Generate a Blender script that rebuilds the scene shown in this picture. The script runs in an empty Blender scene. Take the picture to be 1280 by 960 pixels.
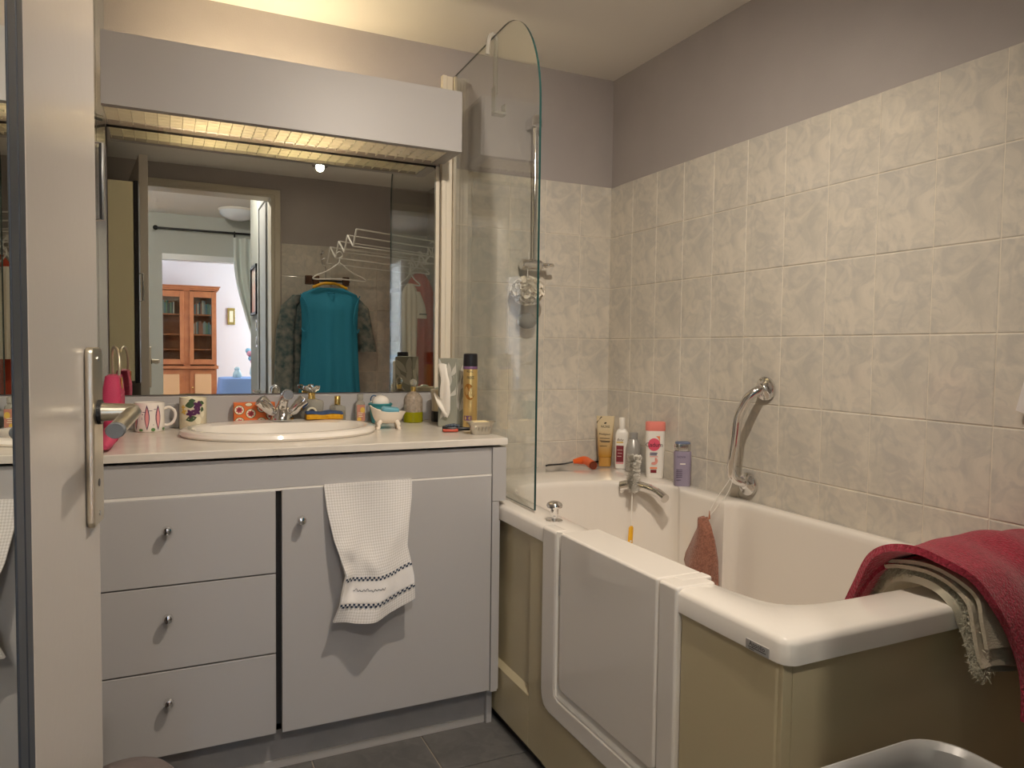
import bpy, bmesh, math, random
from mathutils import Vector, Matrix
random.seed(7)
PI = math.pi
sc = bpy.context.scene
COL = sc.collection

# ------------------------------------------------------------------ camera, world, light, exposure
cd = bpy.data.cameras.new('camera'); cam = bpy.data.objects.new('camera', cd); COL.objects.link(cam)
cd.sensor_width = 36.0; cd.sensor_fit = 'HORIZONTAL'; cd.lens = 912.35 / 1280 * 36.0
cd.clip_start = 0.02; cd.clip_end = 100
FW = Vector((0.42772681, 0.9027499, -0.04574272)); RT = Vector((0.90387095, -0.42761979, 0.01259466)); UP = Vector((0.00819067, 0.04673258, 0.99887386))
M = Matrix((RT, UP, -FW)).transposed().to_4x4(); M.translation = Vector((0, 0, 1.1003))
cam.matrix_world = M
sc.camera = cam

world = bpy.data.worlds.new('world'); sc.world = world; world.use_nodes = True
wb = world.node_tree.nodes['Background']; wb.inputs[0].default_value = (0.62, 0.80, 1.0, 1); wb.inputs[1].default_value = 2.2

def area_light(name, loc, rot, sx, sy, power, col):
    l = bpy.data.lights.new(name, 'AREA'); l.shape = 'RECTANGLE'; l.size = sx; l.size_y = sy; l.energy = power; l.color = col
    o = bpy.data.objects.new(name, l); COL.objects.link(o); o.location = loc; o.rotation_euler = rot; return o
area_light('daylight_balcony', (-.47, -3.35, 1.3), (PI/2, 0, PI), 0.5, 1.9, 520, (0.72, 0.86, 1.0))
area_light('added_light_far_room', (3.05, -4.9, 1.45), (0, PI/2, 0), 1.5, 1.5, 105, (0.85, 0.92, 1.0))  # added light at an invented window out of view, brightens the far room

sc.view_settings.view_transform = 'Standard'; sc.view_settings.look = 'None'
sc.view_settings.gamma = 1.0; sc.view_settings.use_curve_mapping = False
sc.view_settings.exposure = 0.35
sc.cycles.max_bounces = 14; sc.cycles.diffuse_bounces = 6; sc.cycles.glossy_bounces = 8; sc.cycles.transmission_bounces = 10
sc.cycles.transparent_max_bounces = 12; sc.cycles.caustics_reflective = False; sc.cycles.caustics_refractive = False
sc.cycles.sample_clamp_indirect = 4.0; sc.cycles.use_denoising = True

# ------------------------------------------------------------------ materials
MATS = {}
def mat(name, col=(.8, .8, .8), rough=.5, metal=0., bump=0., bscale=200., var=None, vscale=5., emit=None, estr=0., trans=0., ior=1.45, spec=.5, alpha=1., sheen=0., coat=0., sss=0.):
    if name in MATS: return MATS[name]
    m = bpy.data.materials.new(name); m.use_nodes = True; nt = m.node_tree; b = nt.nodes['Principled BSDF']
    b.inputs['Base Color'].default_value = (*col, 1); b.inputs['Roughness'].default_value = rough; b.inputs['Metallic'].default_value = metal
    b.inputs['IOR'].default_value = ior; b.inputs['Transmission Weight'].default_value = trans; b.inputs['Specular IOR Level'].default_value = spec
    b.inputs['Sheen Weight'].default_value = sheen; b.inputs['Coat Weight'].default_value = coat
    if emit: b.inputs['Emission Color'].default_value = (*emit, 1); b.inputs['Emission Strength'].default_value = estr
    tc = nt.nodes.new('ShaderNodeTexCoord')
    if var:
        n = nt.nodes.new('ShaderNodeTexNoise'); n.inputs['Scale'].default_value = vscale; n.inputs['Detail'].default_value = 5
        r = nt.nodes.new('ShaderNodeValToRGB'); r.color_ramp.elements[0].position = .35; r.color_ramp.elements[1].position = .68
        r.color_ramp.elements[0].color = (*col, 1); r.color_ramp.elements[1].color = (*var, 1)
        nt.links.new(tc.outputs['Object'], n.inputs['Vector']); nt.links.new(n.outputs['Fac'], r.inputs[0]); nt.links.new(r.outputs[0], b.inputs['Base Color'])
    if bump:
        n2 = nt.nodes.new('ShaderNodeTexNoise'); n2.inputs['Scale'].default_value = bscale; n2.inputs['Detail'].default_value = 3
        bp = nt.nodes.new('ShaderNodeBump'); bp.inputs['Strength'].default_value = bump; bp.inputs['Distance'].default_value = .004
        nt.links.new(tc.outputs['Object'], n2.inputs['Vector']); nt.links.new(n2.outputs['Fac'], bp.inputs['Height']); nt.links.new(bp.outputs[0], b.inputs['Normal'])
    MATS[name] = m; return m

def mat_tile(name, c1, c2, c3, rough):
    m = bpy.data.materials.new(name); m.use_nodes = True; nt = m.node_tree; b = nt.nodes['Principled BSDF']; N = nt.nodes.new; L = nt.links.new
    tc = N('ShaderNodeTexCoord'); oi = N('ShaderNodeObjectInfo')
    mul = N('ShaderNodeMath'); mul.operation = 'MULTIPLY'; mul.inputs[1].default_value = 3.99; L(oi.outputs['Random'], mul.inputs[0])
    fl = N('ShaderNodeMath'); fl.operation = 'FLOOR'; L(mul.outputs[0], fl.inputs[0])
    cx = N('ShaderNodeCombineXYZ'); L(fl.outputs[0], cx.inputs[2])
    va = N('ShaderNodeVectorMath'); va.operation = 'ADD'; L(tc.outputs['Object'], va.inputs[0]); L(cx.outputs[0], va.inputs[1])
    n1 = N('ShaderNodeTexNoise'); n1.inputs['Scale'].default_value = 11; n1.inputs['Detail'].default_value = 5; n1.inputs['Roughness'].default_value = .6; n1.inputs['Distortion'].default_value = 1.3; L(va.outputs[0], n1.inputs['Vector'])
    n2 = N('ShaderNodeTexNoise'); n2.inputs['Scale'].default_value = 17; n2.inputs['Detail'].default_value = 4; n2.inputs['Distortion'].default_value = 1.8; L(va.outputs[0], n2.inputs['Vector'])
    r1 = N('ShaderNodeValToRGB'); e = r1.color_ramp.elements; e[0].position = .36; e[0].color = (*c2, 1); e[1].position = .60; e[1].color = (*c1, 1); L(n1.outputs['Fac'], r1.inputs[0])
    r2 = N('ShaderNodeValToRGB'); e = r2.color_ramp.elements; e[0].position = .38; e[0].color = (1, 1, 1, 1); e[1].position = .5; e[1].color = (0, 0, 0, 1); L(n2.outputs['Fac'], r2.inputs[0])
    mx = N('ShaderNodeMix'); mx.data_type = 'RGBA'; sf = N('ShaderNodeMath'); sf.operation = 'MULTIPLY'; sf.inputs[1].default_value = .38; L(r2.outputs[0], sf.inputs[0])
    L(sf.outputs[0], mx.inputs[0]); L(r1.outputs[0], mx.inputs[6]); mx.inputs[7].default_value = (*c3, 1); L(mx.outputs[2], b.inputs['Base Color'])
    b.inputs['Roughness'].default_value = rough
    n3 = N('ShaderNodeTexNoise'); n3.inputs['Scale'].default_value = 26; bp = N('ShaderNodeBump'); bp.inputs['Strength'].default_value = .05; bp.inputs['Distance'].default_value = .004
    L(va.outputs[0], n3.inputs['Vector']); L(n3.outputs['Fac'], bp.inputs['Height']); L(bp.outputs[0], b.inputs['Normal'])
    MATS[name] = m; return m

def mat_glass(name, col=(1, 1, 1), rough=0., ior=1.45, tint=(.97, 1, .98)):
    m = bpy.data.materials.new(name); m.use_nodes = True; nt = m.node_tree; nt.nodes.remove(nt.nodes['Principled BSDF']); out = nt.nodes['Material Output']
    g = nt.nodes.new('ShaderNodeBsdfGlossy'); g.inputs['Roughness'].default_value = rough
    t = nt.nodes.new('ShaderNodeBsdfTransparent'); t.inputs[0].default_value = (*tint, 1)
    f = nt.nodes.new('ShaderNodeFresnel'); ge = nt.nodes.new('ShaderNodeNewGeometry'); mr = nt.nodes.new('ShaderNodeMapRange')
    mr.inputs[3].default_value = ior; mr.inputs[4].default_value = 1/ior; nt.links.new(ge.outputs['Backfacing'], mr.inputs[0]); nt.links.new(mr.outputs[0], f.inputs[0])   # same reflectance on both faces of a thin pane
    mx = nt.nodes.new('ShaderNodeMixShader'); nt.links.new(f.outputs[0], mx.inputs[0]); nt.links.new(t.outputs[0], mx.inputs[1]); nt.links.new(g.outputs[0], mx.inputs[2]); nt.links.new(mx.outputs[0], out.inputs[0])
    MATS[name] = m; return m

def mat_uvwave(name, col, col2, su, sv, strength, rough=.9, kind='waffle'):
    """cloth with a woven relief laid out in the cloth's own UV"""
    m = bpy.data.materials.new(name); m.use_nodes = True; nt = m.node_tree; b = nt.nodes['Principled BSDF']; N = nt.nodes.new; L = nt.links.new
    b.inputs['Roughness'].default_value = rough; b.inputs['Sheen Weight'].default_value = .3; b.inputs['Base Color'].default_value = (*col, 1)
    uv = N('ShaderNodeUVMap'); mp = N('ShaderNodeMapping'); mp.inputs['Scale'].default_value = (su, sv, 1); L(uv.outputs[0], mp.inputs[0])
    if kind == 'waffle': mp.inputs['Rotation'].default_value = (0, 0, PI/4)
    v = N('ShaderNodeTexVoronoi' if kind == 'terry' else 'ShaderNodeTexChecker'); v.inputs['Scale'].default_value = 1.0; L(mp.outputs[0], v.inputs['Vector'])
    src = v.outputs[0] if kind == 'terry' else v.outputs['Fac']
    mx = N('ShaderNodeMix'); mx.data_type = 'RGBA'; L(src, mx.inputs[0]); mx.inputs[6].default_value = (*col, 1); mx.inputs[7].default_value = (*col2, 1); L(mx.outputs[2], b.inputs['Base Color'])
    bp = N('ShaderNodeBump'); bp.inputs['Strength'].default_value = strength; bp.inputs['Distance'].default_value = .003; bp.invert = True
    L(src, bp.inputs['Height']); L(bp.outputs[0], b.inputs['Normal'])
    MATS[name] = m; return m

paint = mat('mauve_grey_paint', (.39, .358, .348), .55, bump=.12, bscale=260, var=(.41, .377, .366), vscale=7)
white_paint = mat('warm_white_ceiling', (.88, .855, .81), .7, bump=.05, bscale=150)
tile_m = mat_tile('marbled_beige_tile', (.68, .63, .55), (.565, .535, .48), (.45, .44, .425), .08)
grout = mat('cream_grout', (.74, .68, .58), .9)
floor_tile_m = mat_tile('slate_grey_floor_tile', (.13, .125, .12), (.10, .098, .096), (.17, .165, .16), .35)
floor_grout = mat('sandy_grout', (.42, .36, .29), .9)
vanity_m = mat('pale_grey_laminate', (.445, .43, .425), .42, bump=.03, bscale=500)
vanity_in = mat('dark_gap', (.03, .028, .028), .8)
plinth_m = mat('grey_plinth', (.30, .285, .28), .6, var=(.26, .25, .245), vscale=14)
counter_m = mat('pale_stone_counter', (.66, .61, .54), .22, var=(.70, .65, .58), vscale=16)
tub_m = mat('white_acrylic', (.80, .755, .70), .07, coat=.3)
cream_m = mat('cream_tub_panel', (.56, .48, .31), .22)
chrome = mat('chrome', (.80, .79, .78), .09, 1.)
satin = mat('satin_nickel', (.66, .60, .48), .30, 1.)
steel = mat('brushed_steel', (.62, .62, .62), .25, 1.)
mirror_m = mat('mirror_silver', (.80, .82, .79), .0, 1.)
screen_glass = mat_glass('bath_screen_glass', ior=1.48, tint=(.97, .98, .96))
clear_glass = mat_glass('clear_glass', ior=1.45, tint=(.93, .92, .86))
edge_glass = mat('green_glass_edge', (.015, .05, .048), .15)
white_pl = mat('white_plastic', (.80, .77, .72), .35)
black_pl = mat('black_plastic', (.015, .015, .017), .35)
porcelain = mat('porcelain', (.84, .79, .72), .12, coat=.3)
door_m = mat('door_white_lacquer', (.60, .555, .51), .22, bump=.03, bscale=60)
trim_m = mat('cream_trim', (.62, .57, .47), .45)
alu = mat('cream_aluminium', (.78, .72, .60), .3)

# ------------------------------------------------------------------ mesh helpers
class MB:
    def __init__(s): s.v = []; s.f = []; s.uv = {}; s.wn = False
    def add(s, vs, fs, uvs=None):
        o = len(s.v); s.v += [tuple(p) for p in vs]; s.f += [tuple(i + o for i in f) for f in fs]
        if uvs:
            for i, u in enumerate(uvs): s.uv[o + i] = u
        return s
    def bm(s, b):
        b.verts.index_update(); s.add([v.co[:] for v in b.verts], [[v.index for v in f.verts] for f in b.faces]); b.free(); return s
    def box(s, x0, x1, y0, y1, z0, z1, bev=0., seg=2):
        b = bmesh.new(); bmesh.ops.create_cube(b, size=1)
        for v in b.verts: v.co = ((x0 + x1)/2 + v.co.x*(x1 - x0), (y0 + y1)/2 + v.co.y*(y1 - y0), (z0 + z1)/2 + v.co.z*(z1 - z0))
        if bev: s.wn = True; bmesh.ops.bevel(b, geom=list(b.edges), offset=bev, segments=seg, profile=.5, affect='EDGES')
        return s.bm(b)
    def loft(s, loops, cap0=True, cap1=True, closed=True):
        n = len(loops[0]); vs = [p for l in loops for p in l]; fs = []
        for i in range(len(loops) - 1):
            for j in range(n if closed else n - 1):
                k = (j + 1) % n; fs.append((i*n + j, i*n + k, (i + 1)*n + k, (i + 1)*n + j))
        if cap0: fs.append(tuple(reversed(range(n))))
        if cap1: fs.append(tuple((len(loops) - 1)*n + j for j in range(n)))
        return s.add(vs, fs)
    def lathe(s, prof, n=32, c=(0, 0, 0), sx=1., sy=1., cap0=True, cap1=True):
        return s.loft([[(c[0] + r*sx*math.cos(2*PI*j/n), c[1] + r*sy*math.sin(2*PI*j/n), c[2] + z) for j in range(n)] for r, z in prof], cap0, cap1)
    def tube(s, path, r, n=10, cap=True):
        P = [Vector(p) for p in path]; R = r if isinstance(r, (list, tuple)) else [r]*len(P); loops = []; prev = None
        for i, p in enumerate(P):
            t = (P[min(i + 1, len(P) - 1)] - P[max(i - 1, 0)]).normalized()
            if prev is None:
                a = Vector((0, 0, 1)) if abs(t.z) < .9 else Vector((1, 0, 0)); u = t.cross(a).normalized()
            else: u = (prev - t*prev.dot(t)).normalized()
            prev = u; w = t.cross(u)
            loops.append([tuple(p + (u*math.cos(2*PI*j/n) + w*math.sin(2*PI*j/n))*R[i]) for j in range(n)])
        return s.loft(loops, cap, cap)
    def prism(s, poly, axis, a0, a1, bev=0., seg=2):
        """poly in the two other axes (in x,y,z order), extruded along axis"""
        def mk(p, a): return (a, p[0], p[1]) if axis == 0 else (p[0], a, p[1]) if axis == 1 else (p[0], p[1], a)
        b = bmesh.new(); f = b.faces.new([b.verts.new(mk(p, a0)) for p in poly])
        r = bmesh.ops.extrude_face_region(b, geom=[f]); d = [0, 0, 0]; d[axis] = a1 - a0
        bmesh.ops.translate(b, vec=d, verts=[g for g in r['geom'] if isinstance(g, bmesh.types.BMVert)])
        bmesh.ops.recalc_face_normals(b, faces=b.faces[:])
        if bev:
            s.wn = True; ed = [e for e in b.edges if len(e.link_faces) == 2 and e.calc_face_angle(0) > .6]
            bmesh.ops.bevel(b, geom=ed, offset=bev, segments=seg, profile=.5, affect='EDGES')
        return s.bm(b)
    def grid(s, fn, nu, nv, thick=0., tfn=None):
        vs = []; uv = []; fs = []
        for j in range(nv + 1):
            for i in range(nu + 1): vs.append(Vector(fn(i/nu, j/nv))); uv.append((i/nu, j/nv))
        q = lambda i, j: j*(nu + 1) + i
        for j in range(nv):
            for i in range(nu): fs.append((q(i, j), q(i + 1, j), q(i + 1, j + 1), q(i, j + 1)))
        if not thick: return s.add(vs, fs, uv)
        nr = []
        for j in range(nv + 1):
            for i in range(nu + 1):
                du = vs[q(min(i + 1, nu), j)] - vs[q(max(i - 1, 0), j)]; dv = vs[q(i, min(j + 1, nv))] - vs[q(i, max(j - 1, 0))]
                nr.append(du.cross(dv).normalized())
        m = len(vs); vs2 = [v - n*thick for v, n in zip(vs, nr)]; fs2 = [tuple(m + k for k in reversed(f)) for f in fs]
        rim = [q(i, 0) for i in range(nu + 1)] + [q(nu, j) for j in range(1, nv + 1)] + [q(i, nv) for i in range(nu - 1, -1, -1)] + [q(0, j) for j in range(nv - 1, 0, -1)]
        side = [(rim[(k + 1) % len(rim)], rim[k], rim[k] + m, rim[(k + 1) % len(rim)] + m) for k in range(len(rim))]
        return s.add(vs + vs2, fs + fs2 + side, uv + uv)
    def sphere(s, c, r, n=16, sz=1.):
        k = max(6, n//2); return s.lathe([(max(r*math.sin(PI*i/k), 1e-5), -r*sz*math.cos(PI*i/k)) for i in range(k + 1)], n, c)
    def build(s, name, m, parent=None, world=False, smooth=40, group=None, label=None):
        vs = s.v
        if world and parent is not None:
            mi = frame(parent).inverted(); vs = [mi @ Vector(v) for v in vs]
        me = bpy.data.meshes.new(name); me.from_pydata(vs, [], s.f); me.materials.append(m)
        if s.uv:
            ul = me.uv_layers.new(name='UVMap')
            for lp in me.loops: ul.data[lp.index].uv = s.uv.get(lp.vertex_index, (0, 0))
        if smooth:
            me.polygons.foreach_set('use_smooth', [True]*len(me.polygons)); me.set_sharp_from_angle(angle=math.radians(smooth))
        me.update(); o = bpy.data.objects.new(name, me); COL.objects.link(o)
        if parent is not None: o.parent = parent
        FR[o.name] = frame(parent) if parent is not None else Matrix()
        if s.wn and smooth: w_ = o.modifiers.new('weighted_normals', 'WEIGHTED_NORMAL'); w_.keep_sharp = True; w_.weight = 80
        if label: o['label'] = label
        return o
FR = {}
def frame(o): return FR[o.name]
def thing(name, label, cat, loc=(0, 0, 0), rz=0., group=None, kind=None):
    o = bpy.data.objects.new(name, None); COL.objects.link(o); o.location = loc; o.rotation_euler = (0, 0, rz)
    o['label'] = label
    if cat: o['category'] = cat
    if group: o['group'] = group
    if kind: o['kind'] = kind
    FR[o.name] = Matrix.Translation(Vector(loc)) @ Matrix.Rotation(rz, 4, 'Z'); return o
def tag(o, label, cat, group=None, kind=None):
    o['label'] = label
    if cat: o['category'] = cat
    if group: o['group'] = group
    if kind: o['kind'] = kind
    return o
def struct(o, label=None):
    o['kind'] = 'structure'
    if label: o['label'] = label
    return o
def rrect(w, d, r, z=0., n=5, cx=0., cy=0.):
    pts = []
    for qx, qy, a in ((1, 1, 0), (-1, 1, PI/2), (-1, -1, PI), (1, -1, 3*PI/2)):
        for i in range(n + 1):
            t = a + PI/2*i/n; pts.append((cx + qx*(w/2 - r) + r*math.cos(t), cy + qy*(d/2 - r) + r*math.sin(t), z))
    return pts
def smoothstep(a, b, x):
    t = max(0., min(1., (x - a)/(b - a))); return t*t*(3 - 2*t)
def interp(x, pts):
    for (x0, y0), (x1, y1) in zip(pts, pts[1:]):
        if x <= x1: return y0 + (y1 - y0)*max(0, (x - x0)/(x1 - x0))
    return pts[-1][1]
def catmull(pts, n=6):
    P = [Vector(p) for p in pts]; P = [P[0]*2 - P[1]] + P + [P[-1]*2 - P[-2]]; out = []
    for i in range(1, len(P) - 2):
        for k in range(n):
            t = k/n; a, b, c, d = P[i - 1], P[i], P[i + 1], P[i + 2]
            out.append(tuple(.5*((2*b) + (c - a)*t + (2*a - 5*b + 4*c - d)*t*t + (3*b - a - 3*c + d)*t**3)))
    out.append(tuple(P[-2])); return out

# decals: small flat print laid on a plane or a cylinder by a mapper (u, v) -> point
def plane_map(o, ux, uz, off=0.):
    o = Vector(o); ux = Vector(ux); uz = Vector(uz); n = ux.cross(uz).normalized()
    return lambda u, v: tuple(o + ux*u + uz*v + n*off)
def cyl_map(c, r, ang0, off=.0006, sy=1.):
    return lambda u, v: (c[0] + (r + off)*math.cos(ang0 + u/r), c[1] + (r*sy + off)*math.sin(ang0 + u/r), c[2] + v)
def decal(polys, mp, m, name, parent, world=True):
    b = MB()
    for p in polys:
        cu = sum(q[0] for q in p)/len(p); cv = sum(q[1] for q in p)/len(p)
        vs = [mp(cu, cv)] + [mp(*q) for q in p]; k = len(p)
        b.add(vs, [(0, i + 1, (i + 1) % k + 1) for i in range(k)])
    return b.build(name, m, parent, world, smooth=0)
def ell(cu, cv, a, b, rot=0., n=14):
    return [(cu + a*math.cos(t)*math.cos(rot) - b*math.sin(t)*math.sin(rot), cv + a*math.cos(t)*math.sin(rot) + b*math.sin(t)*math.cos(rot)) for t in [2*PI*i/n for i in range(n)]]
def rect(u0, u1, v0, v1, k=6):
    return [(u0 + (u1 - u0)*i/k, v0) for i in range(k + 1)] + [(u1 - (u1 - u0)*i/k, v1) for i in range(k + 1)]
def leafp(cu, cv, L, w, rot):
    pts = [(L*t, w*math.sin(PI*t)) for t in [i/7 for i in range(8)]] + [(L*t, -w*math.sin(PI*t)) for t in [6/7, 5/7, 4/7, 3/7, 2/7, 1/7]]
    return [(cu + x*math.cos(rot) - y*math.sin(rot), cv + x*math.sin(rot) + y*math.cos(rot)) for x, y in pts]
def bars(rows, h):
    return [rect(u0, u1, v, v + h, 3) for u0, u1, v in rows]
_TX = {}
def lettering(txt, size, mp, m, parent, world=True, cu=0., cv=0., shear=0., name='lettering', stretch=1.):
    key = (txt, shear)
    if key not in _TX:
        c = bpy.data.curves.new('t', 'FONT'); c.body = txt; c.size = 1.; c.align_x = 'CENTER'; c.shear = shear; c.resolution_u = 3
        o = bpy.data.objects.new('t', c); COL.objects.link(o); dg = bpy.context.evaluated_depsgraph_get(); me = bpy.data.meshes.new_from_object(o.evaluated_get(dg))
        _TX[key] = ([v.co[:2] for v in me.vertices], [tuple(p.vertices) for p in me.polygons]); bpy.data.objects.remove(o); bpy.data.curves.remove(c); bpy.data.meshes.remove(me)
    vs, fs = _TX[key]
    return MB().add([mp(cu + x*size*stretch, cv + y*size) for x, y in vs], fs).build(name, m, parent, world, smooth=0)

# ring between an outer and an inner outline, both star shaped around c
def cast(poly, c, a):
    d = (math.cos(a), math.sin(a)); best = None
    for i in range(len(poly)):
        p, q = poly[i], poly[(i + 1) % len(poly)]; ex, ey = q[0] - p[0], q[1] - p[1]; den = d[0]*ey - d[1]*ex
        if abs(den) < 1e-12: continue
        px, py = p[0] - c[0], p[1] - c[1]; t = (px*ey - py*ex)/den; s_ = (px*d[1] - py*d[0])/den
        if t > 0 and -1e-9 <= s_ <= 1 + 1e-9 and (best is None or t < best): best = t
    return (c[0] + d[0]*best, c[1] + d[1]*best)
def angles(polys, c, n=96):
    a = {round(2*PI*i/n - PI, 5) for i in range(n)}
    for p in polys:
        for q in p: a.add(round(math.atan2(q[1] - c[1], q[0] - c[0]), 5))
    return sorted(a)

# ------------------------------------------------------------------ room measures
XW = 1.6118; YB = 2.4942; ZC = 2.1713; XL = -.155; YF0 = .2; TW, TH = .152, .2007; TY0 = 2.3402; TZ0 = 1.1502
TTOP = TZ0 + 3*TH
# ------------------------------------------------------------------ shell
def sbox(name, x0, x1, y0, y1, z0, z1, m, label=None, parent=None):
    o = MB().box(x0, x1, y0, y1, z0, z1).build(name, m, parent, smooth=0)
    if parent is None: struct(o, label)
    return o
wall_back = sbox('wall_back', -.6, XW + .1, YB, YB + .1, 0, 2.3, paint, 'mauve grey painted wall behind the mirror, tiled over the bath')
wall_right = sbox('wall_right', XW, XW + .1, .08, YB, 0, 2.3, paint, 'mauve grey painted wall above beige marbled tiles')
wall_left = sbox('wall_left', -.5, -.42, .08, YB, 0, 2.3, paint, 'painted wall behind the open door')
sbox('ceiling', -.6, XW + .1, .08, YB + .1, ZC, ZC + .12, white_paint, 'warm white ceiling of the bathroom')
floor = sbox('floor', -.9, XW + .1, -1.1, YB + .1, -.08, -.004, floor_grout, 'dark slate tiled bathroom floor')
wall_front = struct(MB().box(.602, XW, .08, YF0, 0, 2.3).build('wall_front', paint, smooth=0), 'wall around the bathroom doorway')
MB().box(-.5, .602, .08, YF0, 2.036, 2.3).build('lintel', paint, wall_front, smooth=0)
MB().box(-.5, -.166, .08, YF0, 0, 2.036).build('jamb_wall', paint, wall_front, smooth=0)

# wall tiles: one slab mesh with softened edges per size, shared
def slab_mesh(name, w, h, t, ch, m):
    b = MB(); g = .0010; x, z = w/2 - g, h/2 - g
    vs = [(-x, 0, -z), (x, 0, -z), (x, 0, z), (-x, 0, z), (-x, t - ch*.5, -z), (x, t - ch*.5, -z), (x, t - ch*.5, z), (-x, t - ch*.5, z), (-x + ch, t, -z + ch), (x - ch, t, -z + ch), (x - ch, t, z - ch), (-x + ch, t, z - ch)]
    fs = [(0, 1, 5, 4), (1, 2, 6, 5), (2, 3, 7, 6), (3, 0, 4, 7), (4, 5, 9, 8), (5, 6, 10, 9), (6, 7, 11, 10), (7, 4, 8, 11), (8, 9, 10, 11)]
    me = bpy.data.meshes.new(name); me.from_pydata(vs, [], fs); me.materials.append(m); me.update(); return me
_SL = {}
def tile(parent, w, h, loc, rz, t=.0042, m=None, rx=0., name='tile', ch=.0022):
    m = m or tile_m; k = (round(w, 3), round(h, 3), m.name, name)
    if k not in _SL: _SL[k] = slab_mesh(name, w, h, t, ch, m)
    o = bpy.data.objects.new(name, _SL[k]); COL.objects.link(o); o.parent = parent; o.location = loc; o.rotation_euler = (rx, 0, rz); return o
sb = MB().box(XW - .0026, XW, YF0, YB, .3, TTOP - .002).build('grout', grout, wall_right, smooth=0)
sb = MB().box(.93, XW, YB - .0026, YB, .3, TTOP - .002).build('grout', grout, wall_back, smooth=0)
sb = MB().box(.655, XW, YF0, YF0 + .0026, 0, TTOP - .002).build('grout', grout, wall_front, smooth=0)
jit = lambda a: random.uniform(-a, a)
for r in range(-3, 3):
    z = TZ0 + (r + .5)*TH
    w = YB - TY0; tile(wall_right, w, TH, (XW, TY0 + w/2, z), PI/2)
    for k in range(14):
        y = TY0 - (k + .5)*TW; o = tile(wall_right, TW, TH, (XW + jit(.0004), y, z), PI/2 + jit(.0015))
    x = 1.4665; w = XW - x; tile(wall_back, w, TH, (x + w/2, YB, z), PI)
    for k in range(3): tile(wall_back, TW, TH, (x - (k + .5)*TW, YB, z), PI + jit(.0015))
    tile(wall_back, x - 3*TW - .93, TH, ((x - 3*TW + .93)/2, YB, z), PI)
for r in range(-5, 3):
    z = TZ0 + (r + .5)*TH
    for k in range(6): tile(wall_front, TW, TH, (.655 + (k + .5)*TW, YF0, z), jit(.0015))
    w = XW - .655 - 6*TW; tile(wall_front, w, TH, (XW - w/2, YF0, z), 0)
# floor tiles, laid square to the room
for i in range(8):
    for j in range(9):
        cx, cy = -.42 + .305*i, 1.9 - .305*j
        if cx > .95 or cy < -1 or (cx > .5 and cy < .1): continue
        tile(floor, .303, .303, (cx, cy, -.006), 0, .006, floor_tile_m, PI/2, 'floor_tile', .0015)
for i in range(5): tile(floor, .303, .10, (-.42 + .305*i + .08, 1.9 + .205, -.006), 0, .006, floor_tile_m, PI/2, 'floor_tile', .0015)

# hall and the rooms that the mirror shows through the doorway
hall_m = mat('pale_grey_green_wall', (.60, .62, .58), .7); far_m = mat('pale_lilac_wall', (.70, .66, .68), .7); oak = mat('hall_floor_wood', (.32, .19, .10), .4)
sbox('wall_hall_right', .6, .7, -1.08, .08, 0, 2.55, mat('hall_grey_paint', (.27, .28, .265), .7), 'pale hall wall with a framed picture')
sbox('wall_hall_left', -1.0, -.9, -1.08, .08, 0, 2.55, hall_m, 'pale hall wall')
sbox('wall_hall_front', -.9, -.5, .08, .16, 0, 2.55, hall_m, 'hall wall beside the bathroom')
sbox('ceiling_hall', -1.0, .7, -1.08, .08, 2.42, 2.5, white_paint, 'hall ceiling')
sbox('floor_living', -3, 3.2, -6.4, -1.08, -.08, 0, oak, 'wooden floor of the living room')
sbox('ceiling_living', -3, 3.2, -6.4, -1.08, 2.40, 2.5, white_paint, 'ceiling of the living room')
sbox('wall_living_side', .7, 3.2, -1.08, -.98, 0, 2.5, hall_m, 'wall of the living room beside the hall')
sbox('wall_living_corner', -3, -1.0, -1.08, -.98, 0, 2.5, hall_m, 'living room wall beyond the hall')
sbox('wall_living_left', -3.1, -3, -6.4, -.98, 0, 2.5, hall_m, 'left wall of the living room')
wr = sbox('wall_living_right', 3.2, 3.3, -6.4, -5.7, 0, 2.5, hall_m, 'right wall of the living room with an added, unseen window opening')
MB().box(3.2, 3.3, -4.1, -.98, 0, 2.5).build('wall_piece', hall_m, wr); MB().box(3.2, 3.3, -5.7, -4.1, 0, .7).build('wall_piece', hall_m, wr); MB().box(3.2, 3.3, -5.7, -4.1, 2.2, 2.5).build('wall_piece', hall_m, wr)  # pieces leave an unseen opening, put in for the added far-room light
wm = sbox('wall_living_back', -.2, -.03, -3.12, -3.0, 0, 2.5, hall_m, 'wall with a wide opening and a French window')
MB().box(-.03, 3.2, -3.12, -3.0, 2.01, 2.5).build('lintel', hall_m, wm); MB().box(1.5, 3.2, -3.12, -3.0, 0, 2.01).build('wall_piece', hall_m, wm)
MB().box(-3, -.74, -3.12, -3.0, 0, 2.5).build('wall_piece', hall_m, wm); MB().box(-.74, -.2, -3.12, -3.0, 2.12, 2.5).build('lintel', hall_m, wm)
MB().box(-.03, 1.5, -3.13, -2.99, 1.955, 2.01).build('opening_trim', mat('white_gloss', (.82, .84, .86), .3), wm)
sbox('wall_far', -.2, 3.2, -6.4, -6.3, 0, 2.5, far_m, 'pale wall behind the bookcase')
sbox('wall_far_left', -.2, -.12, -6.3, -3.12, 0, 2.5, far_m, 'side wall of the far room')

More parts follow.
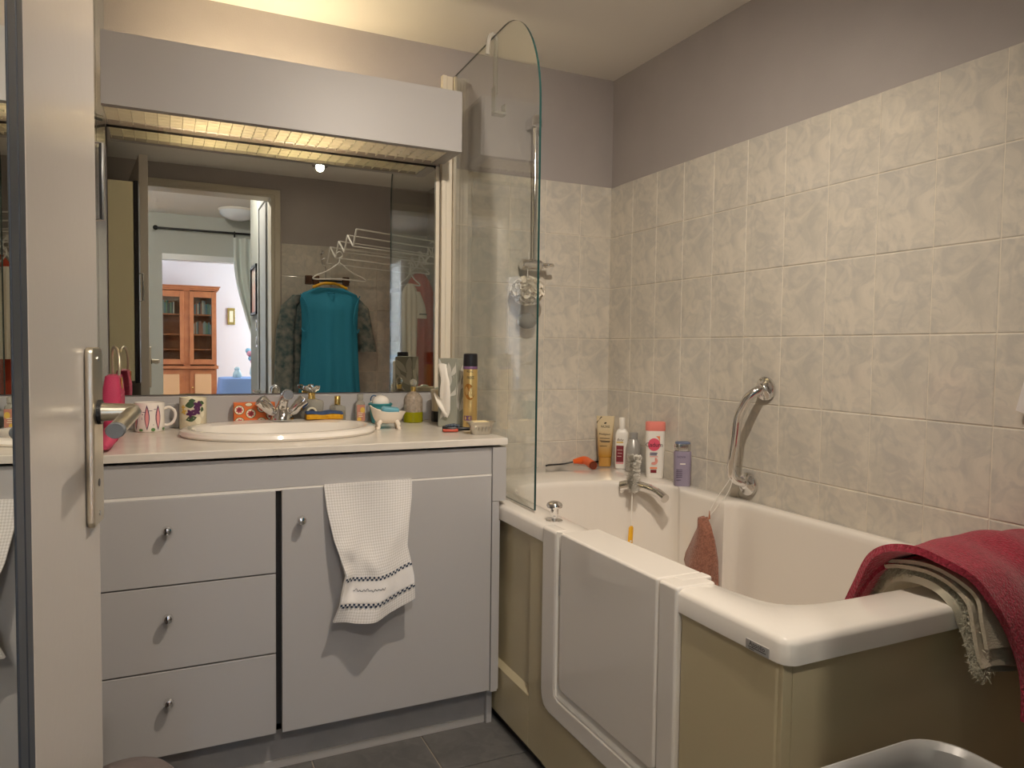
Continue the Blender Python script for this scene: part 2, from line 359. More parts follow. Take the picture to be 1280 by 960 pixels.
# French window with a balcony beyond
white_w = mat('white_window_paint', (.75, .76, .78), .35)
w1 = thing('window_1', 'white French window standing open to a balcony', None, (-.75, -3.06, 0), kind='structure')
fr = MB(); 
for x0, x1 in ((-.74, -.70), (-.24, -.2)): fr.box(x0, x1, -3.12, -3.0, 0, 2.12)
fr.box(-.70, -.24, -3.12, -3.0, 2.06, 2.12); fr.build('window_frame', white_w, w1, True)
c = MB()
for y0, y1 in ((-3.0, -2.95), (-2.56, -2.51)): c.box(-.72, -.68, y0, y1, .02, 2.05)
for z in (.02, .55, .95, 1.35, 1.72, 2.0): c.box(-.715, -.685, -2.95, -2.56, z, z + .04)
o = c.build('casement', white_w, w1, True); MB().box(-.703, -.697, -2.95, -2.56, .06, 2.0).build('pane', clear_glass, o, True, smooth=0)
bal = thing('balcony_railing', 'dark wrought iron balcony railing with scrolls outside the French window', 'railing', (-.75, -3.75, 0))
iron = mat('dark_iron', (.06, .10, .15), .5)
MB().box(-1.6, -.2, -3.77, -3.73, 1.0, 1.03).build('top_rail', iron, bal, True); MB().box(-1.6, -.2, -3.77, -3.73, .1, .13).build('bottom_rail', iron, bal, True)
for i in range(9):
    x = -1.5 + .14*i; MB().tube([(x, -3.75, .1), (x, -3.75, 1.0)], .006, 6).build('baluster', iron, bal, True)
    MB().tube([(x + .07 + .05*(1 - t*.04)*math.cos(t*.7), -3.75, .55 + .07*math.sin(t*.7)*(1 - t*.05)) for t in range(14)], .006, 6).build('scroll', iron, bal, True)
bf = sbox('floor_balcony', -3, -.12, -3.85, -3.12, -.08, -.01, floor_grout, 'balcony floor')

# two polished upright strips set at an angle along the left edge of the mirror
gloss = mat('polished_grey_panel', (.62, .64, .67), .10, .9)
sp = thing('trim_1', 'two polished upright metal strips beside the left edge of the mirror', None, (-.176, 2.445, .85), kind='structure')
for q0, q1 in ((0., .49), (.51, 1.)):
    A_, B_ = Vector((-.157, 2.486)), Vector((-.196, 2.398)); p0, p1 = A_.lerp(B_, q0), A_.lerp(B_, q1); nn_ = Vector((-.012, .005))
    MB().prism([tuple(p0), tuple(p1), tuple(p1 + nn_), tuple(p0 + nn_)], 2, .851, ZC - .001, .001).build('panel_strip', gloss, sp, True)

# door casing (bathroom side) and bathroom door
tr = struct(MB().prism([(.592, 0), (.592, 2.026), (-.165, 2.026), (-.165, 2.075), (.648, 2.075), (.648, 0)], 1, YF0 - .13, YF0 + .018, .004).build('trim_2', trim_m), 'cream moulded casing of the bathroom doorway')
MB().prism([(.612, 0), (.612, 2.04), (-.165, 2.04), (-.165, 2.062), (.634, 2.062), (.634, 0)], 1, YF0 + .016, YF0 + .024, .003).build('moulding', trim_m, tr)

RZ = PI/2 - math.radians(6.1); HX, HY = -.1559, .2243
door = thing('door_1', 'white lacquered bathroom door standing open with a mirror on its face', None, (HX, HY, 0), RZ, kind='structure')
MB().box(0, .776, 0, .04, .01, 2.02, .003).build('leaf', door_m, door)
MB().box(.486, .532, -.003, .001, .08, 1.95, .002).build('moulding', door_m, door)
# long mirror in a dark blue frame on the door
frame_blue = mat('slate_blue_frame', (.045, .055, .072), .4)
dm = MB().box(.12, .442, -.003, 0, .3, 2.0).build('door_mirror', mirror_m, door, smooth=0)
fr = MB()
for x0, x1, z0, z1 in ((.442, .462, .28, 2.015), (.465, .481, .28, 2.015), (.10, .12, .28, 2.015)): fr.box(x0, x1, -.004, 0, z0, z1, .001)
fr.box(.12, .442, -.004, 0, .28, .30, .001); fr.build('mirror_frame', frame_blue, dm)
# plate and lever
pl = MB().prism([(0.703, .897), (0.748, .897), (0.752, .905), (0.752, 1.09), (0.748, 1.098), (0.703, 1.098), (0.699, 1.09), (0.699, .905)], 1, -.009, 0, .003).build('handle_plate', satin, door)
MB().tube([(0.724, -.0085, .945), (0.724, -.0095, .945)], .0045, 12).build('keyhole', black_pl, pl)
MB().tube([(0.724, -.0085, .91), (0.724, -.0098, .91)], .003, 8).build('screw', steel, pl); MB().tube([(0.724, -.0085, 1.085), (0.724, -.0098, 1.085)], .003, 8).build('screw', steel, pl)
MB().tube([(0.724, -.008, 1.025), (0.724, -.013, 1.025)], .014, 20).build('collar', black_pl, pl)
hz = 1.025
lv = MB(); lv.tube([(0.724, -.012, hz), (0.724, -.03, hz), (0.724, -.046, hz)], [.0105, .0095, .009], 16)
lvs = lambda x: hz - .010*(.734 - x)/.12
lv.loft([[(x, -.044 + w*math.cos(a), lvs(x) + .0075*math.sin(a)) for a in [2*PI*i/16 for i in range(16)]] for x, w in ((0.735, .006), (0.724, .009), (0.694, .009), (0.634, .009), (0.617, .0092))])
lv.build('lever', satin, door)
MB().loft([[(x, -.044 + w*math.cos(a), lvs(x) + .0077*math.sin(a)) for a in [2*PI*i/16 for i in range(16)]] for x, w in ((0.619, .0094), (0.613, .0094), (0.611, .008))]).build('lever_cap', mat('grey_plastic', (.16, .17, .18), .5), door)

# ------------------------------------------------------------------ vanity cabinet
YV = 1.897
van = thing('vanity_cabinet', 'pale grey bathroom vanity cabinet with three drawers and one door', 'cabinet', (.36, 2.19, 0))
ca = MB(); ca.box(XL + .002, XL + .018, YV + .02, YB - .005, .115, .82); ca.box(.845, .862, YV + .02, YB - .005, .115, .82); ca.box(.247, .262, YV + .022, YB - .005, .115, .82); ca.box(XL + .018, .845, YV + .022, YB - .005, .115, .13)
ca.build('carcass', vanity_in, van, True, smooth=0)
MB().box(XL, .862, YV + .03, YV + .036, .12, .822).build('dark_back', vanity_in, van, True, smooth=0)
MB().box(XL, .840, YV + .004, YV + .03, .7465, .823, .0015).build('top_rail', vanity_m, van, True)
MB().box(XL, .840, YV + .0035, YV + .01, .7400, .7462).build('lit_edge_strip', white_pl, van, True, smooth=0)  # white strip stands in for light caught along the door and drawer tops
MB().box(.8405, .8835, YV - .002, YB - .01, .668, .823, .0015).build('end_stile', vanity_m, van, True)
MB().box(.8405, .862, YV - .002, YV + .03, .11, .667, .0015).build('end_stile', vanity_m, van, True)
MB().box(.857, .866, YV + .0, YB - .01, .115, .61, .001).build('side_panel', vanity_m, van, True)
MB().box(XL, .86, YV + .05, YV + .066, 0.0, .112, .001).build('plinth', plinth_m, van, True)
MB().box(XL, .842, YV + .044, YV + .051, 0.0, .022, .001).build('plinth_seal', mat('grey_seal', (.42, .40, .38), .5), van, True)
MB().box(.845, .862, YV + .035, YV + .05, 0, .112, .001).build('plinth_return', vanity_m, van, True)
knob_ball = [(.004, 0), (.004, .010), (.0085, .013), (.012, .018), (.012, .023), (.009, .029), (.003, .031)]
def knob(par, x, z, y=YV):
    o = MB().loft([[(x + r*math.cos(t), y - h, z + r*math.sin(t)) for t in [2*PI*i/20 for i in range(20)]] for r, h in knob_ball]).build('knob', chrome, par, True, label='small polished chrome knob'); return o
for z0, z1, kz in ((.532, .7395, .667), (.3265, .5285, .4573), (.1165, .3225, .2535)):
    dr = MB().box(XL + .003, .2455, YV, YV + .018, z0, z1, .0015).build('drawer', vanity_m, van, True); knob(dr, -.0015, kz)
dv = MB().box(.2605, .8385, YV, YV + .018, .1155, .7425, .0015).build('door', vanity_m, van, True); knob(dv, .306, .6646)

# worktop with an oval cut-out
SC = (.305, 2.228); SA, SBb = .276, .226
ov = lambda a, b, n=72: [(SC[0] + a*math.cos(2*PI*i/n), SC[1] + b*math.sin(2*PI*i/n)) for i in range(n)]
def ring_slab(outer, inner, c, z0, z1, bev=.002):
    an = angles([outer, inner], c, 72); o = [cast(outer, c, a) for a in an]; i = [cast(inner, c, a) for a in an]
    sh = [(p[0] + (c[0] - p[0])*bev/abs(Vector((p[0] - c[0], p[1] - c[1])).length), p[1] + (c[1] - p[1])*bev/abs(Vector((p[0] - c[0], p[1] - c[1])).length)) for p in o]
    L = [[(*p, z0) for p in i], [(*p, z0) for p in o], [(*p, z1 - bev) for p in o], [(*p, z1) for p in sh], [(*p, z1) for p in i], [(*p, z0) for p in i]]
    return MB().loft(L, False, False)
wt = ring_slab([(-.30, 1.890), (.8846, 1.890), (.8846, YB), (-.30, YB)], ov(SA - .03, SBb - .03), SC, .831, .85).build('worktop', counter_m, None, smooth=30)
tag(wt, 'pale stone-look worktop on the vanity cabinet, holding the toiletries', 'worktop')
MB().box(-.155, .8846, YB - .016, YB, .85, .945, .002).build('backsplash', vanity_m, wt, smooth=30)
bs = MB().box(XL, .07, YB - .032, YB - .016, .85, .925, .002).build('backsplash_ledge', vanity_m, wt)

def sink_prof(n=72):
    L = []
    for a, b, z in ((SA - .004, SBb - .004, .851), (SA, SBb, .857), (SA - .003, SBb - .003, .866), (SA - .012, SBb - .012, .871), (SA - .030, SBb - .030, .8705), (SA - .040, SBb - .040, .865), (SA - .052, SBb - .05, .85), (SA - .075, SBb - .07, .80), (SA - .13, SBb - .11, .745), (SA - .20, SBb - .16, .725), (.03, .03, .72)):
        L.append([(SC[0] + a*math.cos(2*PI*i/n), SC[1] + (b - (.045 if z < .869 and a < SA - .03 else 0)*(1 if math.sin(2*PI*i/n) > 0 else 0)*max(0, math.sin(2*PI*i/n)))*math.sin(2*PI*i/n), z) for i in range(n)])
    return L
sk = MB().loft(sink_prof(), False, True).build('washbasin', porcelain); tag(sk, 'white oval washbasin set into the worktop', 'washbasin')
MB().lathe([(.03, 0), (.026, .003), (.01, .003)], 20, (SC[0], SC[1], .721)).build('drain', chrome, sk)

# basin mixer
FX, FY = .333, 2.415
fa = thing('basin_mixer', 'chrome two-handle basin mixer tap on the back of the washbasin', 'tap', (FX, FY, .869))
MB().lathe([(.032, 0), (.034, .003), (.033, .010), (.028, .022), (.022, .034), (.017, .045), (.012, .052)], 28, (0, 0, 0), 1.1, 1.).build('body', chrome, fa)
MB().tube(catmull([(0, -.002, .03), (.001, -.010, .052), (.003, -.024, .070), (.005, -.045, .083), (.006, -.066, .086)]), [.017]*6 + [.0155]*6 + [.014]*6 + [.0135]*7, 18).build('spout', chrome, fa)
MB().tube([(.006, -.060, .0855), (.0062, -.064, .0858), (.0065, -.084, .086), (.0065, -.087, .086)], [.0145, .0165, .0165, .0145], 22).build('aerator', steel, fa)
for s_ in (-1, 1):
    MB().tube([(s_*.016, -.002, .018), (s_*.030, -.004, .026), (s_*.034, -.005, .030), (s_*.062, -.010, .060), (s_*.068, -.011, .066)], [.010, .011, .0155, .021, .0205], 20).build('handle', chrome, fa)
    MB().tube([(s_*.068, -.011, .066), (s_*.0705, -.0115, .0685)], [.016, .014], 20).build('handle_cap', steel, fa)

# ------------------------------------------------------------------ mirror, lamp pelmet
wmr = thing('wall_mirror', 'large frameless wall mirror above the worktop', 'mirror', (.36, YB, .95))
MB().box(XL + .002, .868, YB - .006, YB, .951, 1.745).build('silvered_glass', mirror_m, wmr, True, smooth=0)
MB().box(.868, .882, YB - .014, YB, .948, 1.748, .003).build('side_frame', alu, wmr, True)
MB().prism([(XL, 1.745), (.862, 1.745), (.868, 1.739), (.874, 1.745), (.868, 1.7515), (XL, 1.7515)], 1, YB - .008, YB, 0).build('top_seal', black_pl, wmr, True)
PF = 2.288; PZ0, PZ1 = 1.7535, 1.951; PX1 = .890
pel = thing('light_pelmet', 'long grey lamp pelmet with a lit louvre above the mirror', 'lamp', (.36, 2.39, PZ0))
MB().box(XL, PX1, PF, PF + .016, PZ0, PZ1, .0015).build('front_board', vanity_m, pel, True)
MB().box(PX1 - .016, PX1, PF + .016, YB - .03, PZ0, PZ1, .0015).build('end_board', vanity_m, pel, True)
MB().box(XL, PX1 - .016, PF + .016, PF + .027, PZ0, PZ0 + .012, .001).build('louvre_rail', vanity_m, pel, True)
MB().box(PX1 - .04, PX1 - .016, PF + .027, YB - .012, PZ0, PZ0 + .012, .001).build('louvre_rail', vanity_m, pel, True)
LY0, LY1, LX1 = PF + .027, YB - .012, PX1 - .04
louv = mat('cream_louvre_plastic', (.92, .90, .82), .35)
def mat_translucent(name, col, t):
    m = bpy.data.materials.new(name); m.use_nodes = True; nt = m.node_tree; nt.nodes.remove(nt.nodes['Principled BSDF']); out = nt.nodes['Material Output']
    a = nt.nodes.new('ShaderNodeBsdfTranslucent'); a.inputs[0].default_value = (*col, 1); b = nt.nodes.new('ShaderNodeBsdfDiffuse'); b.inputs[0].default_value = (*col, 1)
    mx = nt.nodes.new('ShaderNodeMixShader'); mx.inputs[0].default_value = t; nt.links.new(b.outputs[0], mx.inputs[1]); nt.links.new(a.outputs[0], mx.inputs[2]); nt.links.new(mx.outputs[0], out.inputs[0]); return m
diff_m = mat_translucent('cream_diffuser', (.97, .95, .90), .8)
nx = 30
me0 = None
for i in range(nx + 1):
    x = XL + .004 + (LX1 - XL - .004)*i/nx
    if me0 is None:
        o = MB().box(-.0007, .0007, LY0 - 2.39, LY1 - 2.39, .003, .012).build('louvre_blade', louv, pel, smooth=0); me0 = o.data
    else: o = bpy.data.objects.new('louvre_blade', me0); COL.objects.link(o); o.parent = pel
    o.location = (x - .36, 0, 0)
for j in range(1, 5):
    y = LY0 + (LY1 - LY0)*j/5; MB().box(XL + .004, LX1, y - .0007, y + .0007, PZ0 + .003, PZ0 + .012).build('long_blade', louv, pel, True, smooth=0)
MB().box(XL, LX1, LY0, LY1, PZ0 + .018, PZ0 + .020).build('diffuser', diff_m, pel, True, smooth=0)
bulb_m = mat('lit_bulb', (1, .9, .7), .5, emit=(1.0, .79, .47), estr=54.)
for x in (.13, .41):
    b_ = MB().tube([(x - .075, 2.40, PZ0 + .07), (x - .07, 2.40, PZ0 + .07), (x + .07, 2.40, PZ0 + .07), (x + .075, 2.40, PZ0 + .07)], [.008, .014, .014, .008], 12).build('lamp_tube', bulb_m, pel, True)
    MB().box(x - .09, x - .075, 2.388, 2.412, PZ0 + .057, PZ0 + .083, .002).build('socket', white_pl, b_, True)

# recessed ceiling spotlights
lit_spot = mat('lit_spot', (1, .9, .75), .4, emit=(1, .84, .64), estr=40.)
def ceiling_spot(x, y, power, tilt, label):
    sp_ = thing('ceiling_spotlight', label, 'lamp', (x, y, ZC - .012))
    MB().lathe([(.046, .012), (.046, .004), (.042, 0), (.034, 0), (.030, .010)], 28, cap0=False, cap1=False).build('ring', chrome, sp_)
    MB().lathe([(.030, .0105), (.001, .0100)], 24, cap1=False).build('lit_lens', lit_spot, sp_, smooth=0)
    l = bpy.data.lights.new('spot_beam', 'SPOT'); l.energy = power; l.color = (1.0, .87, .72); l.spot_size = math.radians(160); l.spot_blend = 1.0; l.shadow_soft_size = .022
    lo = bpy.data.objects.new('spot_beam', l); COL.objects.link(lo); lo.parent = sp_; lo.location = (0, 0, -.006); lo.rotation_euler = (math.radians(tilt), 0, 0)
ceiling_spot(.82, .588, 9, 30, 'small round recessed spotlight in the ceiling near the doorway')
ceiling_spot(.72, 1.0, 50, 36, 'small round recessed spotlight in the ceiling beside the bath')

# ------------------------------------------------------------------ bathtub
TL, TN, RZt = .868, .82, .655
tub = thing('walk_in_bathtub', 'white walk-in bathtub with a side door and cream panels', 'bathtub', (1.24, 1.65, 0))
r = .025
outer = [(TL + r - r*math.cos(t), TN + r - r*math.sin(t)) for t in [PI/2*i/5 for i in range(6)]] + [(XW - .008, TN), (XW - .008, YB - .008), (TL, YB - .008)]
inner = catmull([(p[0], p[1], 0) for p in [(.962, 1.30), (.960, 1.13), (.966, 1.03), (.99, .965), (1.06, .938), (1.2, .934), (1.40, .935), (1.50, .96), (1.545, 1.06), (1.555, 1.3), (1.553, 1.58), (1.550, 1.655), (1.538, 1.680), (1.517, 1.692), (1.511, 1.71), (1.511, 1.88), (1.513, 1.898), (1.520, 1.908), (1.528, 1.93), (1.52, 1.98), (1.455, 2.065), (1.355, 2.127), (1.2, 2.16), (1.06, 2.14), (.995, 2.04), (.975, 1.85), (.966, 1.6), (.962, 1.45), (.962, 1.30)]], 5)
inner = [(p[0], p[1]) for p in inner[:-1]]
tc_ = (1.255, 1.45); an = angles([outer, inner], tc_, 120)
O = [cast(outer, tc_, a) for a in an]; I = [cast(inner, tc_, a) for a in an]
def mv(ps, d):
    out = []
    for p in ps:
        v = Vector((p[0] - tc_[0], p[1] - tc_[1])); w = v + v.normalized()*d; out.append((tc_[0] + w.x, tc_[1] + w.y))
    return out
def inset(ps, d): # keep square outer corners square
    x0, x1, y0, y1 = TL, XW - .008, TN, YB - .008; cx, cy = (x0 + x1)/2, (y0 + y1)/2
    return [(cx + (p[0] - cx)*(1 - 2*d/(x1 - x0)), cy + (p[1] - cy)*(1 - 2*d/(y1 - y0))) for p in ps]
Lp = [[(*p, .612) for p in inset(O, .02)], [(*p, .612) for p in O], [(*p, RZt - .012) for p in O], [(*p, RZt - .004) for p in inset(O, .003)], [(*p, RZt) for p in inset(O, .011)],
      [(*p, RZt) for p in mv(I, .014)], [(*p, RZt - .003) for p in mv(I, .006)], [(*p, RZt - .010) for p in mv(I, .001)], [(*p, RZt - .022) for p in I], [(*p, .40) for p in mv(I, -.012)], [(*p, .16) for p in mv(I, -.035)], [(*p, .11) for p in mv(I, -.06)], [(*p, .10) for p in mv(I, -.10)]]
MB().loft(Lp, False, True).build('tub_shell', tub_m, tub, True, smooth=50)
# tub door, its frame and posts
def yz(pts): return pts
dr = MB().prism([(1.146, .280), (1.158, .270), (1.521, .270), (1.533, .283), (1.533, .660), (1.146, .660)], 0, .861, .972, .006, 3).build('tub_door', tub_m, tub, True)
MB().box(.8625, .958, 1.088, 1.143, .04, .6585, .006, 3).build('hinge_post', tub_m, tub, True)
MB().box(.90, .975, 1.118, 1.15, .60, .6595, .005, 3).build('hinge_cap', tub_m, tub, True)
MB().prism([(1.143, .185), (1.585, .185), (1.612, .192), (1.625, .21), (1.631, .235), (1.631, .657), (1.556, .657), (1.556, .262), (1.550, .249), (1.538, .244), (1.143, .244)], 0, .8625, .90, .009, 4).build('door_frame', tub_m, tub, True)
o1 = [(1.556, .656), (1.556, .262), (1.550, .249), (1.538, .244), (1.143, .244)]; o2 = [(1.5345, .656), (1.5345, .282), (1.531, .273), (1.522, .2685), (1.143, .2685)]
MB().add([(.864, *p) for p in o1] + [(.878, *p) for p in o2], [(i, i + 1, 6 + i, 5 + i) for i in range(4)]).build('door_seal', mat('white_seal', (.86, .83, .77), .3), tub, True, smooth=30)
MB().box(.866, .87, 1.538, 1.545, .50, .55).build('hinge_pin', steel, tub, True)
# cream panels
lp = MB(); lp.box(.874, .89, 1.632, 1.718, .03, .613, .002); lp.box(.874, .89, 1.718, 2.48, .03, .172, .002)
lp.build('side_panel', cream_m, tub, True); MB().prism([(1.718, .172), (2.48, .172), (2.48, .613), (1.718, .613)], 0, .886, .895).build('recessed_panel', cream_m, tub, True)
bv = MB(); bv.add([(.874, 1.718, .172), (.874, 2.48, .172), (.887, 2.48, .190), (.887, 1.705, .190)], [(0, 1, 2, 3)]); bv.build('panel_bevel', cream_m, tub, True, smooth=0)
MB().box(.872, .89, 1.145, 1.632, .03, .184, .002).build('lower_panel', cream_m, tub, True)
MB().box(.873, .89, .845, 1.086, .03, .613, .005, 3).build('front_panel', cream_m, tub, True)
MB().box(.876, .897, .836, .8455, .03, .612, .002).build('corner_post', cream_m, tub, True); MB().box(.8985, XW - .01, .837, .852, .03, .612, .002).build('end_panel', cream_m, tub, True)
MB().box(.89, XW - .02, .86, 2.48, 0, .05).build('base', black_pl, tub, True, smooth=0)
# badge
bd = MB().box(.8665, .8682, .858, .909, .6125, .6285).build('badge', mat('badge_silver', (.40, .39, .38), .4), tub, True, smooth=0)
bmap = plane_map((.8662, .8835, .6185), (0, -1, 0), (0, 0, 1), 0)
ink = mat('black_ink', (.02, .02, .02), .6)
lettering('Appollo', .011, bmap, ink, bd, cv=.0015); decal(bars([(-.02, .02, -.0015), (-.018, -.006, -.0045)], .0012), bmap, ink, 'print_lines', bd)
# chrome locking knob and grip
kb = MB(); kb.lathe([(.021, 0), (.022, .002), (.019, .004), (.008, .005), (.0075, .014), (.010, .018), (.0105, .03), (.012, .034)], 24, (.918, 1.667, RZt))
kb.lathe([(.012, .034), (.020, .036), (.0215, .041), (.019, .047), (.012, .051), (.004, .053)], 24, (.918, 1.667, RZt)); kb.build('locking_knob', chrome, tub, True)
MB().tube(catmull([(1.405, 2.085, .640), (1.428, 2.06, .648), (1.452, 2.01, .645), (1.463, 1.96, .638), (1.465, 1.915, .624)]), [.017]*8 + [.0165]*8 + [.015]*9, 18).build('spout', chrome, tub, True)
MB().tube([(1.42, 2.10, .62), (1.420, 2.075, .642)], .010, 12).build('spout_stem', chrome, tub, True)

# ------------------------------------------------------------------ bath screen
scn = thing('bath_screen', 'clear glass bath screen with a rounded top corner', 'bath screen', (.92, 2.13, RZt))
XS0, XS1 = .932, .912     # wall end, free end
def sx(y): return XS1 + (XS0 - XS1)*(y - 1.765)/(2.485 - 1.765)
outl = [(2.478, .662), (2.478, 2.066), (2.02, 2.066)] + [(2.02 - .252*math.sin(t), 1.764 + .302*math.cos(t)) for t in [PI/2*i/16 for i in range(1, 17)]] + [(1.768, .662)]
g = MB(); n = len(outl)
g.add([(sx(y) + .003, y, z) for y, z in outl] + [(sx(y) - .003, y, z) for y, z in outl], [tuple(range(n)), tuple(n + i for i in reversed(range(n)))])
pane = g.build('glass_pane', screen_glass, scn, True, smooth=0)
e = MB(); e.add([(sx(y) + .0031, y, z) for y, z in outl] + [(sx(y) - .0031, y, z) for y, z in outl], [(i, i + 1, n + i + 1, n + i) for i in range(1, n - 1)] + [(n - 1, 0, n, 2*n - 1)]); e.build('glass_edge', edge_glass, pane, True, smooth=0)
pf = MB()
for x0, x1, y0 in ((.886, .902, 2.468), (.904, .926, 2.474), (.928, .938, 2.462)): pf.box(x0, x1, y0, YB - .001, .66, 2.066, .002)
pf.build('wall_profile', alu, scn, True)
# clear plastic hook hung on the top edge of the glass
hk = thing('screen_hook', 'clear plastic over-glass hook hung on the bath screen', 'hook', (sx(2.12), 2.12, 2.07))
cp = mat('clear_plastic', (.85, .82, .74), .15, trans=.5)
hb = MB(); xx = sx(2.12)
hb.tube(catmull([(xx - .012, 2.13, 2.02), (xx - .012, 2.12, 2.06), (xx - .004, 2.12, 2.076), (xx + .006, 2.12, 2.076), (xx + .012, 2.12, 2.06), (xx + .012, 2.12, 2.0), (xx + .012, 2.12, 1.90)], 5), .007, 10); hb.build('hook_strap', cp, hk, True)
hb = MB(); hb.box(xx + .005, xx + .045, 2.105, 2.135, 1.835, 1.845, .002); hb.box(xx + .005, xx + .011, 2.105, 2.135, 1.845, 1.92, .002); hb.box(xx + .04, xx + .045, 2.105, 2.135, 1.845, 1.87, .001); hb.build('hook_tray', cp, hk, True)

# ------------------------------------------------------------------ shower rail, loofah, grab bar
RX, RY = 1.246, 2.448
rail = thing('shower_rail', 'chrome shower riser rail on the tiled wall behind the bath screen', 'shower rail', (RX, RY, 1.40))
MB().tube([(RX, RY, 1.42), (RX - .004, RY, 1.95)], .0095, 16).build('rail_tube', chrome, rail, True)
b = MB(); b.prism([(-.02, 1.925), (.02, 1.925), (.02, 1.95), (.017, 1.962), (.009, 1.97), (-.009, 1.97), (-.017, 1.962), (-.02, 1.95)], 1, RY - .018, YB, .003)
b.v = [(x + RX - .004, y, z) for x, y, z in b.v]; b.build('top_bracket', chrome, rail, True)
b = MB(); b.tube([(RX - .055, RY, 1.42), (RX - .05, RY, 1.42), (RX + .02, RY, 1.42), (RX + .028, RY, 1.42)], [.018, .022, .022, .018], 18); b.box(RX - .012, RX + .012, RY - .01, YB, 1.40, 1.43, .003); b.build('slider', chrome, rail, True)
b = MB(); b.tube([(RX + .025, RY, 1.42), (RX + .038, RY - .006, 1.42)], [.012, .012], 14)
b.tube([(RX + .05 + .017*math.cos(t), RY - .015 + .017*math.sin(t), 1.42) for t in [PI*.35 + PI*1.5*i/14 for i in range(15)]], .0075, 10); b.build('shower_holder', chrome, rail, True)
lf = thing('bath_pouf', 'cream net bath pouf hung from the shower rail slider', 'bath pouf', (RX - .045, RY - .035, 1.265))
net = mat('cream_net', (.88, .83, .74), .8, bump=.3, bscale=300)
def pouf():
    m = MB()
    core = MB().sphere((0, 0, .055), .047, 20); m.add(core.v, core.f); rnd = random.Random(3)
    for k in range(46):
        ax = Vector((rnd.gauss(0, 1), rnd.gauss(0, 1), rnd.gauss(0, 1))).normalized(); u = ax.orthogonal().normalized(); w = ax.cross(u); ph = rnd.random()*6; off = rnd.uniform(-.022, .022); R = rnd.uniform(.050, .064); nn = 40; vs = []
        for i in range(nn):
            t = 2*PI*i/nn
            for s_ in (0, 1):
                rr = R*math.sqrt(max(.1, 1 - (off/R)**2)) - .012*(1 - s_); wob = .007*math.sin(9*t + ph)*s_
                p = (u*math.cos(t) + w*math.sin(t))*rr + ax*(off + wob); vs.append((p.x, p.y, p.z*.9 + .055))
        m.add(vs, [(2*i, 2*((i + 1) % nn), 2*((i + 1) % nn) + 1, 2*i + 1) for i in range(nn)])
    return m
pouf().build('net_ruffles', net, lf)
MB().tube([(0, 0, .1), (.01, .02, .135), (.02, .03, .175), (.018, .03, .20)], .0015, 6).build('cord', white_pl, lf)
gs = MB(); gs.sphere((0, 0, 0), .04, 20, .72); gs.v = [(x*1.0, y*.7, z*(1 + .1*math.sin(9*x*40))) for x, y, z in gs.v]
gso = gs.build('grey_bath_sponge', mat('grey_sponge', (.22, .215, .20), .95, bump=.8, bscale=160)); gso.location = (RX - .03, RY - .005, 1.212); tag(gso, 'dark grey rounded sponge hanging under the cream bath pouf', 'sponge')

gb = thing('grab_bar', 'chrome angled grab bar on the tiled right wall', 'grab bar', (XW, 1.66, .70))
gpath = catmull([(XW - .006, 1.629, .997), (XW - .03, 1.634, .992), (XW - .052, 1.648, .974), (XW - .060, 1.664, .944), (XW - .063, 1.684, .90), (XW - .063, 1.694, .82), (XW - .062, 1.705, .752), (XW - .05, 1.707, .722), (XW - .03, 1.699, .708), (XW - .006, 1.690, .702)], 6)
MB().tube(gpath, .0142, 20).build('bar', chrome, gb, True)
for y, z in ((1.629, .997), (1.690, .702)):
    fl = MB().loft([[(XW - .0065 - h, y + rr*math.cos(t), z + rr*math.sin(t)) for t in [2*PI*i/28 for i in range(28)]] for rr, h in ((.036, 0), (.0365, .004), (.034, .009), (.02, .013), (.0135, .02))]).build('flange', chrome, gb, True)
    for a in (1.2, 3.3, 5.4): MB().tube([(XW - .015, y + .026*math.cos(a), z + .026*math.sin(a)), (XW - .0185, y + .026*math.cos(a), z + .026*math.sin(a))], .0035, 10).build('screw', steel, fl, True)

# brown flannel hanging on a cord from the grab bar
fc = thing('washcloth', 'brown terry washcloth hanging by a cord from the grab bar', 'washcloth', (1.5, 1.74, .39))
terry_b = mat('brown_terry', (.38, .165, .11), .95, bump=1., bscale=260, var=(.22, .085, .055), vscale=170, sheen=.3)
def flannel(u, v):
    yl = interp(v, [(0, 1.7305), (.05, 1.737), (.15, 1.754), (.35, 1.785), (.55, 1.815), (.7, 1.825), (1, 1.80)]); yr = interp(v, [(0, 1.7275), (.05, 1.720), (.12, 1.704), (.25, 1.688), (.5, 1.672), (1, 1.66)])
    return (1.476 + .010*math.sin(u*8 + 2*v)*v - .022*math.sin(PI*u)*(1 - .4*v), yl + (yr - yl)*u, .602 - .24*v + .035*v*(1 - u)*smoothstep(.4, 1, v))
MB().grid(flannel, 24, 36, .008).build('cloth', terry_b, fc, True, smooth=80)
MB().tube([(1.487, 1.729, .595), (1.489, 1.728, .622), (1.489, 1.726, .597)], .002, 6).build('hanging_loop', mat('loop_orange', (.50, .20, .11), .8), fc, True)
MB().tube(catmull([(1.489, 1.728, .62), (1.510, 1.722, .66), (1.54, 1.706, .712), (1.552, 1.704, .736), (1.545, 1.695, .715), (1.53, 1.70, .675), (1.489, 1.727, .606)]), .0011, 6).build('cord', white_pl, fc, True)

# ------------------------------------------------------------------ bottles on the bath rim
def bottle(name, label, cat, loc, rz=0., group='bottles on the bath rim'): return thing(name, label, cat, loc, rz, group)
zr = RZt + .0005
